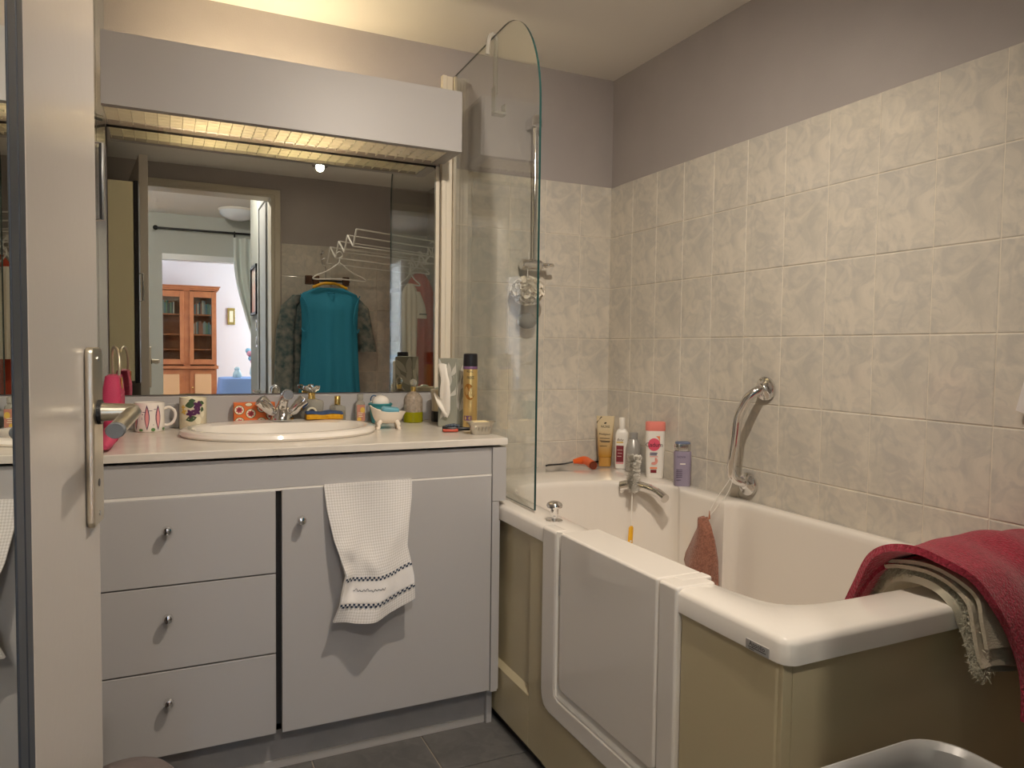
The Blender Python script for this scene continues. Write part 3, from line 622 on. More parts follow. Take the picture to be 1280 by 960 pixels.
# gold tube standing on its cap
FACE = math.atan2(-1, -.72)      # direction from the rim corner to the camera
gold = mat('gold_tube', (.62, .46, .20), .3, .25)
nt_ = gold.node_tree; tc2 = nt_.nodes.new('ShaderNodeTexCoord'); sx2 = nt_.nodes.new('ShaderNodeSeparateXYZ'); rp2 = nt_.nodes.new('ShaderNodeMapRange'); cr2 = nt_.nodes.new('ShaderNodeValToRGB')
rp2.inputs[1].default_value = .037; rp2.inputs[2].default_value = .195; cr2.color_ramp.elements[0].color = (.50, .25, .03, 1); cr2.color_ramp.elements[1].color = (.68, .56, .36, 1); cr2.color_ramp.elements[1].position = .7
nt_.links.new(tc2.outputs['Object'], sx2.inputs[0]); nt_.links.new(sx2.outputs[2], rp2.inputs[0]); nt_.links.new(rp2.outputs[0], cr2.inputs[0]); nt_.links.new(cr2.outputs[0], nt_.nodes['Principled BSDF'].inputs['Base Color'])   # the tube is printed from amber to pale gold
goldcap = mat('amber_cap', (.55, .30, .07), .25)
t = bottle('gel_tube', 'gold squeeze tube standing on its amber cap at the corner of the bath', 'tube', (1.545, 2.405, zr), PI/2 + FACE)
MB().loft([rrect(.046, .034, .012, 0), rrect(.048, .036, .014, .003), rrect(.048, .036, .014, .034), rrect(.050, .037, .014, .036)]).build('cap', goldcap, t)
L = [];
for k in range(9): q = k/8; L.append(rrect(.052 + .018*q, .036*(1 - q) + .004, min(.016, (.036*(1 - q) + .004)*.45), .037 + .158*q))
MB().loft(L).build('tube', gold, t)
mp = plane_map((0, -.0195, 0), (1, 0, 0), (0, -.0, 1), 0); tm = lambda u, v: (u, -.0185*(1 - (v - .037)/.158) - .0032, v)
lettering('NUXE', .013, tm, ink, t, False, 0, .150); decal([leafp(-.006, .166, .012, .003, .3)], tm, ink, 'emblem', t, False)
lettering('Prodigieux', .010, tm, ink, t, False, -.002, .122); decal(bars([(-.02, .018, .108), (-.02, .02, .098), (-.016, .018, .094), (-.02, .008, .078)], .002), tm, ink, 'print_lines', t, False)
decal([[(-.034, .165), (-.034, .172), (-.012, .192), (-.018, .192)]], tm, ink, 'corner_stripe', t, False)
# white bottle, dark red label
t = bottle('lotion_bottle', 'white lotion bottle with a dark red label beside the gold tube', 'bottle', (1.575, 2.335, zr), PI/2 + FACE)
MB().loft([rrect(.050, .032, .012, z) if k < 0 else rrect(.05*s_, .032*s_, .012*s_, z) for k, (s_, z) in enumerate([(.94, 0), (1, .004), (1, .125), (.96, .135), (.75, .146), (.45, .152)])]).build('body', white_pl, t)
MB().lathe([(.011, .15), (.0115, .152), (.0115, .192), (.010, .194)], 20).build('cap', white_pl, t)
tm = lambda u, v: (u, -.0166, v); wine = mat('wine_red', (.20, .02, .03), .5)
decal([rect(-.020, .008, .025, .088)], tm, wine, 'label_panel', t, False); decal([rect(-.020, .008, .018, .0235)], tm, mat('pink_strip', (.75, .30, .32), .5), 'label_strip', t, False)
decal(bars([(-.016, .004, .070), (-.014, .002, .058), (-.016, .0, .046)], .0022), lambda u, v: (u, -.0171, v), mat('pale_print', (.65, .5, .45), .6), 'print_lines', t, False)
decal(bars([(-.019, .006, .098)], .005), tm, mat('yellow_script', (.70, .50, .12), .6), 'print_lines', t, False); lettering('Baby', .013, tm, mat('brown_ink', (.16, .09, .05), .6), t, False, -.006, .106, .3)
# silver bottle with shoulder
sil = mat('pearl_grey', (.40, .39, .375), .3, .3)
t = bottle('shampoo_bottle', 'pearl grey bottle half hidden behind the bristle brush', 'bottle', (1.578, 2.262, zr), 0)
MB().lathe([(.026, 0), (.0275, .003), (.0275, .085), (.025, .098), (.018, .113), (.015, .120)], 28).build('body', sil, t)
MB().lathe([(.0155, .120), (.016, .122), (.016, .142), (.014, .144)], 24).build('cap', mat('grey_cap', (.30, .295, .285), .4), t)
# white shower gel, coral cap
t = bottle('shower_gel', 'white shower gel bottle with a coral cap and pink round logo', 'bottle', (1.566, 2.112, zr), PI/2 + FACE + .12)
L = [rrect(.066*s_, .036*s_, .016*s_, z) for s_, z in ((.86, 0), (.92, .004), (.98, .05), (1.02, .12), (1.03, .168))]
MB().loft(L).build('body', white_pl, t); coral = mat('coral_cap', (.78, .24, .20), .35)
MB().loft([rrect(.068*s_, .037*s_, .016*s_, z) for s_, z in ((1.0, .168), (1.03, .170), (1.03, .192), (1.0, .1985), (.9, .2)) ]).build('cap', coral, t)
tm = lambda u, v: (u, -.0192, v); tm2 = lambda u, v: (u, -.0196, v); tm3 = lambda u, v: (u, -.0200, v); pink = mat('logo_pink', (.72, .09, .16), .45)
decal([ell(-.006, .120, .0215, .0225, 0, 26)], tm, pink, 'round_logo', t, False); lettering('Cadum', .021, tm3, ink, t, False, -.006, .1125, 0, stretch=1.)
decal([[(.0, .150), (.014, .150), (.014, .128), (.012, .134), (.008, .143)]], tm, mat('orange_flash', (.85, .25, .10), .5), 'corner_flash', t, False)
decal(bars([(-.020, .006, .088), (-.020, .004, .082)], .0035), tm, mat('navy_print', (.08, .07, .16), .6), 'print_lines', t, False); decal(bars([(-.02, .008, .0765)], .002), tm, coral, 'print_lines', t, False)
decal([[( -.006 + .014*math.cos(a), .062 + .014*math.sin(a)) for a in [-2.2 + 3.2*i/12 for i in range(13)]] + [(-.008 + .010*math.cos(a), .064 + .010*math.sin(a)) for a in [1.0 - 3.2*i/12 for i in range(13)]]], tm, mat('logo_rose', (.80, .35, .30), .5), 'swirl', t, False)
decal([rect(-.019, .006, .034, .040)], tm, mat('orange_flash2', (.85, .28, .14), .5), 'label_strip', t, False); decal([rect(-.017, .004, .020, .031)], tm, wine, 'label_panel', t, False)
# lilac bottle
lil = mat('lilac_plastic', (.29, .25, .34), .35)
t = bottle('conditioner_bottle', 'lilac bottle with a silver and blue cap nearest the grab bar', 'bottle', (1.560, 1.952, zr), PI/2 + FACE + .2)
MB().loft([rrect(.056*s_, .036*s_, .014*s_, z) for s_, z in ((.93, 0), (.97, .003), (1, .06), (1.03, .112), (.98, .116))]).build('body', lil, t)
MB().loft([rrect(.052*s_, .035*s_, .014*s_, z) for s_, z in ((.9, .116), (1.02, .120), (1.04, .136), (.98, .141))]).build('cap', steel, t)
MB().loft([rrect(.052*s_, .035*s_, .014*s_, z) for s_, z in ((.96, .141), (.94, .146), (.8, .148))]).build('cap_lid', mat('slate_blue', (.13, .16, .25), .4), t)
tm = lambda u, v: (u, -.0188, v); lettering('NOVA', .010, tm, mat('violet_ink', (.10, .08, .14), .6), t, False, -.008, .095); decal(bars([(-.012, .006, .073)], .004), tm, white_pl, 'print_lines', t, False)
decal(bars([(-.024, -.004, v) for v in (.03, .036, .042, .048, .054)] + [(-.024, -.008, .02)], .0022), tm, mat('violet_ink', (.10, .08, .14), .6), 'print_lines', t, False)

# orange bent nozzle and its thin black lead along the back of the rim
t = thing('orange_nozzle', 'bent orange plastic pipe with a black lead lying on the bath rim', 'pipe', (1.46, 2.40, zr))
orange = mat('orange_plastic', (.80, .13, .02), .35)
op = [(1.437, 2.462, zr + .014), (1.452, 2.45, zr + .018), (1.468, 2.425, zr + .022), (1.462, 2.38, zr + .018), (1.452, 2.34, zr + .016)]
pth = catmull(op, 5); nb = len(pth)
MB().tube(pth, [.009 + .007*smoothstep(0, .5, i/(nb - 1)) for i in range(nb)], 18, False).build('pipe', orange, t, True)
MB().tube([pth[-1], Vector(pth[-1])*.92 + Vector(pth[-2])*.08], .0135, 18).build('pipe_bore', mat('dark_orange', (.16, .03, .01), .8), t, True)
MB().tube(catmull([(1.32, 2.470, zr + .003), (1.34, 2.476, zr + .004), (1.40, 2.478, zr + .004), (1.437, 2.466, zr + .012)], 6), .0032, 8).build('lead', black_pl, t, True)
MB().tube([(1.53, 2.482, zr + .004), (1.60, 2.480, zr + .004)], .0032, 8).build('lead', black_pl, t, True)

# bristle brush hooked over the chrome spout
t = thing('bottle_brush', 'long bristle brush with a white wire and yellow handle by the spout', 'brush', (1.42, 2.05, .45))
A, B = Vector((1.452, 2.075, .745)), Vector((1.415, 2.03, .632)); H0, H1 = Vector((1.400, 2.01, .52)), Vector((1.388, 2.0, .44))
bp_ = MB(); rnd = random.Random(5)
for i in range(2600):
    q = rnd.random(); p = A.lerp(B, q); a = rnd.random()*2*PI; R = .026*(1 - .25*q)*rnd.uniform(.6, 1.12); dd = Vector((math.cos(a), math.sin(a)*.9, rnd.uniform(-.25, .25))); s_ = Vector((-math.sin(a), math.cos(a), .3))*.0016
    bp_.add([p + dd*R*.15, p + dd*R + s_, p + dd*R - s_], [(0, 1, 2)])
bo = bp_.build('bristles', mat('grey_white_bristle', (.84, .81, .75), .8), t, True, smooth=0); bo['kind'] = 'stuff'
MB().tube([A, B, H0], .0018, 8).build('wire', white_pl, t, True)
yel = mat('yellow_plastic', (.80, .42, .02), .35)
hd = MB().loft([[tuple(H0.lerp(H1, q) + Vector((w*math.cos(a), .5*w*math.sin(a), 0))) for a in [2*PI*i/14 for i in range(14)]] for q, w in ((0, .005), (.08, .009), (.6, .0095), (.95, .0115), (1, .010))]).build('handle', yel, t, True)
for q in (.6, .82):
    c_ = H0.lerp(H1, q); MB().tube([c_ + Vector((-.001, -.004, 0)), c_ + Vector((-.0016, -.0062, 0))], .003, 10).build('hole', white_pl, hd, True)

# ------------------------------------------------------------------ toiletries on the worktop
ZT = .8505
G = 'toiletries on the worktop'
# mug
t = thing('mug', 'white mug painted with pink petals and green spots near the washbasin', 'mug', (-.046, 2.385, ZT))
MB().lathe([(.036, 0), (.0395, .004), (.0405, .02), (.0405, .083), (.0395, .0855), (.0375, .084), (.0365, .02), (.01, .006)], 36, cap1=True).build('cup', porcelain, t)
MB().tube(catmull([(.039, -.003, .066), (.052, -.006, .070), (.066, -.008, .060), (.069, -.008, .043), (.062, -.007, .026), (.050, -.006, .018), (.040, -.003, .018)]), .0042, 10).build('handle', porcelain, t)
cm = cyl_map((0, 0, 0), .0405, -PI/2); pk = mat('petal_pink', (.75, .33, .33), .5); gr = mat('painted_green', (.12, .26, .09), .5); purp = mat('violet_line', (.06, .03, .10), .6)
for u, w in ((-.006, .0055), (.024, .006), (-.04, .005)):
    cm2 = cyl_map((0, 0, 0), .0405, -PI/2, .0004); decal([leafp(u, .006, .074, w*1.25, PI/2)], cm2, purp, 'outline', t, False); decal([leafp(u, .012, .060, w*.85, PI/2)], cyl_map((0, 0, 0), .0405, -PI/2, .0009), pk, 'petal', t, False)
decal([ell(-.023, .007, .006, .004), ell(.010, .008, .0055, .005), ell(.045, .008, .006, .004)], cm, gr, 'green_spot', t, False)
decal([rect(-.018, -.010, .058, .0595, 2), rect(-.003, .008, .062, .0635, 2), rect(.012, .019, .066, .0675, 2), ell(-.018, .052, .0015, .0015), ell(.011, .022, .001, .0015), rect(-.02, -.019, .036, .044, 1)], cm, purp, 'brush_marks', t, False)
# floral tumbler
t = thing('floral_tumbler', 'ivory ceramic tumbler printed with purple flowers and green leaves', 'tumbler', (.072, 2.415, ZT))
MB().lathe([(.036, 0), (.0385, .003), (.0385, .094), (.0375, .0965), (.036, .094), (.035, .01), (.01, .008)], 36).build('cup', mat('ivory_ceramic', (.74, .68, .50), .2), t)
cm = cyl_map((0, 0, 0), .0385, -PI/2 - .05); leafg = mat('leaf_green', (.05, .10, .04), .5); violet = mat('flower_violet', (.09, .02, .08), .5); ivory = mat('petal_ivory', (.80, .74, .55), .5); yell = mat('petal_yellow', (.70, .45, .08), .5)
decal([leafp(-.022, .072, .03, .010, .25), leafp(-.020, .030, .032, .009, .25), leafp(.016, .084, .02, .006, -.3), leafp(.008, .008, .022, .008, .1), leafp(-.012, .088, .02, .006, .0), leafp(.028, .05, .02, .005, 1.6)], cm, leafg, 'leaf', t, False)
cmv = cyl_map((0, 0, 0), .0385, -PI/2 - .05, .001)
def flower(u, v, R, n=5, ph=0.): return [leafp(u, v, R, R*.30, ph + 2*PI*i/n) for i in range(n)]
decal(flower(.014, .074, .015) + flower(.010, .056, .014, 5, .5) + flower(-.006, .050, .014, 5, .9), cmv, violet, 'flower', t, False)
decal(flower(-.026, .055, .010, 4, .4) + flower(-.028, .068, .008, 4), cmv, yell, 'flower', t, False); decal([leafp(.012, .016, .026, .009, 1.3), leafp(.018, .016, .024, .008, 1.75), leafp(.027, .036, .022, .006, 1.4)], cmv, ivory, 'flower', t, False)
# orange patterned box leaning on the backsplash
t = thing('patterned_box', 'flat orange box with fig-slice pattern leaning on the backsplash', 'box', (.252, 2.45, ZT))
MB().box(-.062, .062, -.014, .018, 0, .075, .0015).build('carton', mat('carton_orange', (.72, .16, .03), .5), t)
tm = lambda u, v: (u, -.0145, v); tm2 = lambda u, v: (u, -.0149, v); fig = mat('fig_pink', (.62, .10, .12), .5)
cs = [(-.046, .052), (-.012, .040), (-.045, .014), (.020, .012), (.022, .058), (.050, .034), (-.018, .069), (-.014, .006)]
decal([ell(u, v, .0155 if abs(v - .037) < .03 else .011, .0155 if abs(v - .037) < .03 else .006) for u, v in cs], tm, leafg, 'rind', t, False); decal([ell(u, v, .0138 if abs(v - .037) < .03 else .010, .0138 if abs(v - .037) < .03 else .005) for u, v in cs], tm2, ivory, 'slice', t, False)
decal([p for u, v in cs[:6] for p in flower(u, v, .0115, 7, u*40)], lambda u, v: (u, -.0152, v), fig, 'flesh', t, False)
# perfume with crystal stopper
juice = mat_glass('perfume_juice', tint=(.82, .80, .62), ior=1.2); gold_m = mat('gold_metal', (.80, .58, .20), .2, 1.)
thick_glass = mat('bottle_glass', (.80, .77, .66), .06, trans=.75, ior=1.3)
t = thing('crystal_perfume', 'wide clear perfume bottle with a faceted bow stopper and round black label', 'perfume', (.428, 2.43, ZT))
MB().loft([rrect(.078*s_, .030*s_, .012*s_, z) for s_, z in ((.66, 0), (.72, .004), (.86, .03), (.96, .055), (1, .07), (.92, .078), (.5, .083), (.28, .086))]).build('flask', thick_glass, t)
MB().lathe([(.0115, .084), (.0125, .087), (.0105, .092), (.0115, .097), (.0125, .103), (.008, .106)], 20).build('gold_collar', gold_m, t)
b = MB()
for s_ in (-1, 1):
    bm = bmesh.new(); bmesh.ops.create_icosphere(bm, subdivisions=1, radius=.014); 
    for v in bm.verts: v.co = (v.co.x*1.15 + s_*.013, v.co.y*.7, v.co.z*.75 + .117 + s_*v.co.x*.35 - 0)
    b.bm(bm)
b.lathe([(.006, .104), (.008, .112), (.005, .116)], 10); b.build('stopper', thick_glass, t, smooth=0)
tm = lambda u, v: (u, -.0155, v); decal([ell(-.002, .042, .0165, .0165, 0, 24)], tm, ivory, 'label_ring', t, False); decal([ell(-.002, .042, .0105, .0105, 0, 20)], lambda u, v: (u, -.0159, v), black_pl, 'label_disc', t, False)
decal(bars([(-.0075, .0035, .0413)], .0022), lambda u, v: (u, -.0162, v), ivory, 'print_lines', t, False)
# sponge on the basin edge
t = thing('scouring_sponge', 'yellow sponge with a blue scouring layer on the washbasin edge', 'sponge', (.462, 2.405, .8715), -.05)
sy_ = mat('sponge_yellow', (.72, .38, .02), .95, bump=.9, bscale=160, var=(.60, .28, .01), vscale=90); sb_ = mat('scourer_blue', (.05, .09, .20), .95, bump=.8, bscale=400)
MB().box(-.058, .058, -.03, .03, 0, .0165, .003).build('foam', sy_, t)
b = MB().grid(lambda u, v: (-.058 + .116*u, -.03 + .06*v, .024 + .002*math.sin(u*11)), 20, 6, .0075); b.build('scourer', sb_, t)
# square perfume with gold cap
t = thing('gold_cap_perfume', 'square perfume bottle of pale yellow scent with a gold cap', 'perfume', (.512, 2.432, ZT))
MB().loft([rrect(.052, .026, .006, z) if 0 else rrect(.052*s_, .026*s_, .006, z) for s_, z in ((.96, 0), (1, .003), (1, .052), (.94, .058), (.5, .062), (.3, .063))]).build('flask', thick_glass, t)
MB().box(-.022, .022, -.009, .009, .006, .044, .002).build('scent', mat('scent_yellow', (.62, .50, .14), .1, trans=.6), t)
MB().lathe([(.0095, .063), (.0098, .064), (.0098, .090), (.008, .0925)], 20).build('cap', gold_m, t)
# slim bottle with clear cap
t = thing('slim_bottle', 'slim clear bottle with a red and yellow label beside the gold-capped perfume', 'bottle', (.588, 2.432, ZT))
MB().loft([rrect(.031*s_, .024*s_, .008*s_, z) for s_, z in ((.95, 0), (1, .003), (1, .064), (.9, .070), (.55, .075), (.5, .078))]).build('flask', thick_glass, t)
MB().lathe([(.009, .078), (.010, .079), (.010, .095), (.009, .097)], 20).build('cap', thick_glass, t)
tm = lambda u, v: (u, -.0124, v); decal([rect(-.0135, .0135, .008, .062)], tm, mat('label_rose', (.50, .22, .16), .5), 'label_panel', t, False)
tm2 = lambda u, v: (u, -.0128, v); decal([ell(.005, .044, .008, .010), ell(-.006, .014, .007, .006)], tm2, yell, 'label_shape', t, False); decal(bars([(-.010, .006, .034), (-.010, .004, .028), (-.008, .006, .022)], .002), lambda u, v: (u, -.0131, v), ivory, 'print_lines', t, False)
# teal pot with white soap ball and blue loop
teal = mat('teal_enamel', (.04, .26, .29), .3)
t = thing('teal_pot', 'teal pot with dark blue wire loops behind the soap dish', 'pot', (.650, 2.405, ZT))
MB().lathe([(.026, 0), (.030, .003), (.036, .05), (.038, .062), (.0405, .063), (.0405, .067), (.037, .068), (.034, .06), (.028, .006), (.005, .005)], 32).build('pot', teal, t)
for s_ in (-1, 1): MB().tube([(s_*.014 + .011*math.cos(a), .03, .078 + .014*math.sin(a)) for a in [PI*1.1 - PI*1.2*i/10 for i in range(11)]], .0022, 8).build('wire_loop', mat('navy_wire', (.03, .09, .19), .4), t)
o = MB().sphere((0, 0, 0), .0295, 24, .9).build('soap_ball', porcelain); o.location = (.650, 2.400, ZT + .069); tag(o, 'round white soap ball sitting in the teal pot', 'soap')
# soap dish shaped like a claw-foot bath
t = thing('soap_dish', 'cream ceramic soap dish shaped like a claw-foot bathtub', 'soap dish', (.625, 2.225, ZT), -.12)
def dish(zoff, k, taper, zlip):
    n = 36; out = []
    return [((taper*.053*k)*math.cos(2*PI*i/n), taper*.031*k*math.sin(2*PI*i/n), zoff + zlip*(max(0, -math.cos(2*PI*i/n))**2*.020)) for i in range(n)]
MB().loft([dish(.018, 1, .45, 0), dish(.022, 1, .70, 0), dish(.034, 1, .88, .3), dish(.046, 1, .98, .7), dish(.052, 1, 1.06, 1), dish(.0545, 1, 1.07, 1), dish(.055, 1, 1.02, 1), dish(.048, 1, .90, .8), dish(.034, 1, .76, .3), dish(.028, 1, .4, 0)]).build('dish', mat('cream_ceramic', (.78, .69, .58), .2), t)
for sx_, sy2 in ((-1, -1), (-1, 1), (1, -1), (1, 1)):
    MB().tube([(sx_*.024, sy2*.014, .026), (sx_*.031, sy2*.019, .016), (sx_*.030, sy2*.019, .008), (sx_*.033, sy2*.021, .003), (sx_*.033, sy2*.021, 0)], [.008, .007, .0055, .0065, .006], 10).build('foot', mat('cream_ceramic', (.78, .69, .58), .2), t)
o = MB().loft([rrect(.055*s_, .034*s_, .010*s_, z) for s_, z in ((.85, 0), (1, .004), (1, .014), (.88, .018))]).build('soap_bar', mat('soap_blue', (.14, .38, .48), .45)); o.location = (.630, 2.220, ZT + .050); o.rotation_euler = (.1, .1, -.1); tag(o, 'pale blue soap bar lying in the claw-foot soap dish', 'soap')
# bee bottle: domed engraved flask
eng = mat('engraved_glass', (.64, .53, .42), .12, trans=.4, ior=1.3, bump=1., bscale=70, var=(.40, .33, .26), vscale=95)
t = thing('domed_perfume', 'tall domed perfume bottle engraved all over, olive scent inside', 'perfume', (.765, 2.405, ZT))
MB().lathe([(.0325, .035), (.0325, .075), (.031, .082), (.027, .091), (.020, .099), (.011, .104), (.009, .106)], 32).build('flask', eng, t)
MB().lathe([(.031, 0), (.0335, .002), (.0335, .034), (.0325, .036)], 32).build('scent', mat('scent_olive', (.42, .40, .01), .08, trans=.45, ior=1.3), t)
MB().lathe([(.0085, .105), (.0088, .117), (.0095, .118), (.0095, .122)], 20).build('neck', gold_m, t); MB().sphere((0, 0, .136), .0125, 14).build('stopper', thick_glass, t); MB().lathe([(.005, .121), (.0065, .126)], 12).build('stopper_stem', thick_glass, t)
# cream jar with black base behind
t = thing('cream_container', 'cream squat container with a black base behind the engraved perfume bottle', 'container', (.872, 2.405, ZT))
MB().loft([rrect(.074*s_, .05, .016, z) for s_, z in ((.98, 0), (1, .002), (1, .036))]).build('base', black_pl, t)
MB().loft([rrect(.072*s_, .048, .016, z) for s_, z in ((1, .0365), (1.0, .06), (1.08, .095), (1.14, .108), (1.1, .112), (.6, .113))]).build('tub', mat('cream_plastic', (.72, .64, .46), .4), t)
MB().sphere((-.012, 0, .112), .018, 16, .5).build('lid', mat('pale_sage', (.50, .54, .42), .4), t)
# tissue box standing on end with a trailing tissue
ang = math.atan2(2.134 - 2.298, .8376 - .8105)
t = thing('tissue_box', 'tall sage green tissue box with white leaf print and a trailing tissue', 'tissue box', (.846, 2.235, ZT), -.92)
sage = mat('sage_card', (.33, .335, .28), .55); wprint = mat('white_print', (.66, .64, .58), .6)
MB().box(-.035, .035, -.035, .035, 0, .222, .0015).build('box', sage, t)
fm = lambda u, v: (u, -.0356, v); sm = lambda u, v: (-.0356, -u, v); rm = lambda u, v: (.0356, u, v); bk_ = lambda u, v: (-u, .0356, v)
def leaves(seed, wd):
    rnd = random.Random(seed); return [leafp(rnd.uniform(-wd*.8, wd*.3), rnd.uniform(.02, .17), rnd.uniform(.045, .085), rnd.uniform(.007, .013), rnd.uniform(.5, 1.9)) for _ in range(9)]
def clipp(ps, wd): return [[(max(-wd, min(wd, u)), max(.003, min(.219, v))) for u, v in p] for p in ps]
for sd, mp_ in ((2, fm), (4, sm), (9, rm), (13, bk_)): decal(clipp(leaves(sd, .036), .033), mp_, wprint, 'leaf_print', t, False)
stem = [[(-.032 + .009*i, .21 - .004*i), (-.0312 + .009*i, .21 - .004*i), (-.018 + .011*i, .12 + .01*i), (-.019 + .011*i, .12 + .01*i)] for i in range(5)]
for mp_ in (lambda u, v: (u, -.0359, v), lambda u, v: (.0359, u, v), lambda u, v: (-u, .0359, v)): decal(clipp(stem, .033), mp_, wprint, 'stem_print', t, False)
tis = mat('tissue_paper', (.82, .78, .71), .9)
def tissue(u, v):
    z = interp(v, [(0, .198), (.12, .203), (.3, .17), (.6, .10), (.85, .045), (1, .030)]); xw = interp(v, [(0, .012), (.12, .017), (.3, .014), (.55, .020), (.8, .017), (1, .006)]); xc = interp(v, [(0, -.018), (.15, -.012), (.4, .004), (.7, .002), (1, -.002)])
    return (xc + xw*(u - .5)*2, -.040 - .013*math.sin(PI*min(1, v*1.1))*(1 + .10*math.sin(u*8 + v*3)) - .004*math.sin(PI*u), z + .004*math.sin(u*3))
MB().grid(tissue, 18, 24).build('tissue', tis, t, smooth=70)
MB().grid(lambda u, v: (.006 - .052*u, -.041 - .014*math.sin(PI*u) - .003*math.sin(7*v), .100 - .045*(1 - u) + .012*u + .05*(v - .5)*(1 - .7*u)), 10, 8).build('tissue_wing', tis, t, smooth=70)
# hairspray can
t = thing('hairspray_can', 'tall gold hairspray can with a black cap at the end of the worktop', 'spray can', (.877, 2.125, ZT))
t.location.x = .862
canm = mat('gold_can', (.70, .50, .20), .28, .75)
MB().lathe([(.0215, 0), (.0225, .003), (.0225, .188), (.0215, .192)], 32).build('can', canm, t)
MB().lathe([(.0226, .190), (.0228, .191), (.0228, .198), (.0222, .199)], 32).build('collar', mat('violet_band', (.16, .08, .17), .4), t)
MB().lathe([(.0224, .199), (.0228, .201), (.0222, .236), (.019, .239)], 32).build('cap', black_pl, t)
cm = cyl_map((0, 0, 0), .0225, -PI/2 - .45); brn = mat('bronze_print', (.36, .16, .03), .4, .4)
lettering('REAL', .009, cm, ink, t, False, .0, .180); lettering('nett', .018, cm, ink, t, False, .002, .160, stretch=.8)
decal([ell(-.002, .12, .016, .026, .2)], cm, brn, 'portrait_swirl', t, False); decal([ell(.006, .118, .009, .018, -.2)], cyl_map((0, 0, 0), .0225, -PI/2 - .45, .0009), canm, 'portrait_light', t, False)
decal([rect(-.02, .006, .030, .045)], cm, mat('violet_band', (.16, .08, .17), .4), 'label_panel', t, False)
# razor / clip
t = thing('hair_clip', 'black and red hair clip lying in front of the tissue box', 'hair clip', (.79, 2.075, ZT), -.35)
MB().loft([[(x, w*math.cos(a), .010 + h*math.sin(a)) for a in [2*PI*i/12 for i in range(12)]] for x, w, h in ((-.036, .008, .008), (-.03, .013, .0098), (0, .014, .0098), (.012, .009, .008), (.03, .006, .006), (.055, .006, .005), (.058, .004, .003))]).build('body', black_pl, t)
MB().loft([[(x, -.006 + w*math.cos(a), .006 + .0055*math.sin(a)) for a in [2*PI*i/12 for i in range(12)]] for x, w in ((-.034, .006), (-.03, .0105), (.005, .0105), (.012, .006))]).build('grip', mat('coral_red', (.55, .09, .05), .45), t)
MB().tube([(-.02, .004, .018), (.0, .006, .021), (.016, .004, .016)], .005, 10).build('jaw', mat('smoky_blue', (.05, .07, .10), .3), t)
for i in range(5): MB().box(-.026 + .009*i, -.022 + .009*i, -.010, .012, .016, .0225, .001).build('tooth', mat('smoky_blue', (.05, .07, .10), .3), t)
# pressed metal dish
t = thing('metal_dish', 'small oblong pressed metal dish holding a cake of soap', 'dish', (.846, 2.0, ZT), -.08)
met = mat('old_silver', (.62, .58, .50), .3, .9)
MB().loft([rrect(.066*s_, .044*s_, .014*s_, z) for s_, z in ((.82, 0), (.86, .003), (.98, .025), (1.12, .033), (1.28, .036), (1.30, .038), (1.12, .037), (1.0, .033), (.86, .012), (.5, .010))]).build('dish', met, t)
for i in range(-2, 3): MB().tube([(i*.0105, -.0195, .008), (i*.0108, -.0215, .016), (i*.011, -.0225, .023)], [.002, .0038, .002], 8).build('flute', met, t)
o = MB().loft([rrect(.052*s_, .032*s_, .012*s_, z) for s_, z in ((.9, 0), (1, .006), (.9, .012), (.6, .014))]).build('soap_cake', mat('cream_soap', (.80, .66, .38), .5)); o.location = (.846, 2.0, ZT + .026); tag(o, 'cream cake of soap in the oblong metal dish', 'soap')

# pink handbag against the left end
t = thing('handbag', 'pink soft handbag with rings at the left end of the worktop', 'handbag', (-.125, 2.12, ZT))
pinkm = mat('raspberry_cloth', (.46, .035, .10), .65, bump=.3, bscale=300); pinkd = mat('raspberry_cloth_b', (.50, .05, .12), .65)
L = []
for q, wx, wy, r_ in ((0, .022, .30, .010), (.02, .034, .36, .016), (.10, .044, .36, .02), (.14, .040, .33, .018), (.17, .03, .30, .014)): L.append(rrect(wx, wy, min(r_, wx*.45), q))
b = MB(); b.loft(L); b.v = [(x - .004, y*(.62) + .12 + .0, z) for x, y, z in b.v]; b.build('bag_body', pinkm, t)
b = MB(); b.loft([[( -.006 + .016*math.cos(a)*s_, y, .016 + z + .014*math.sin(a)*s_) for a in [2*PI*i/14 for i in range(14)]] for y, z, s_ in ((-.20, -.002, .35), (-.17, 0, .9), (-.08, .002, 1.15), (0.02, .010, 1.2), (.09, .03, 1.0))]); b.build('strap_flap', pinkd, t)
b = MB(); b.box(-.028, .018, .02, .226, .115, .122, .002); b.build('seam_band', pinkd, t)
MB().tube(catmull([(.008, .11, .15), (.010, .115, .20), (.006, .13, .235), (-.004, .15, .245), (-.010, .18, .225), (-.010, .19, .16)]), .004, 10).build('handle', mat('pale_gold', (.62, .55, .42), .3, .9), t)
MB().box(.014, .019, .085, .095, .135, .165, .001).build('buckle', gold_m, t)

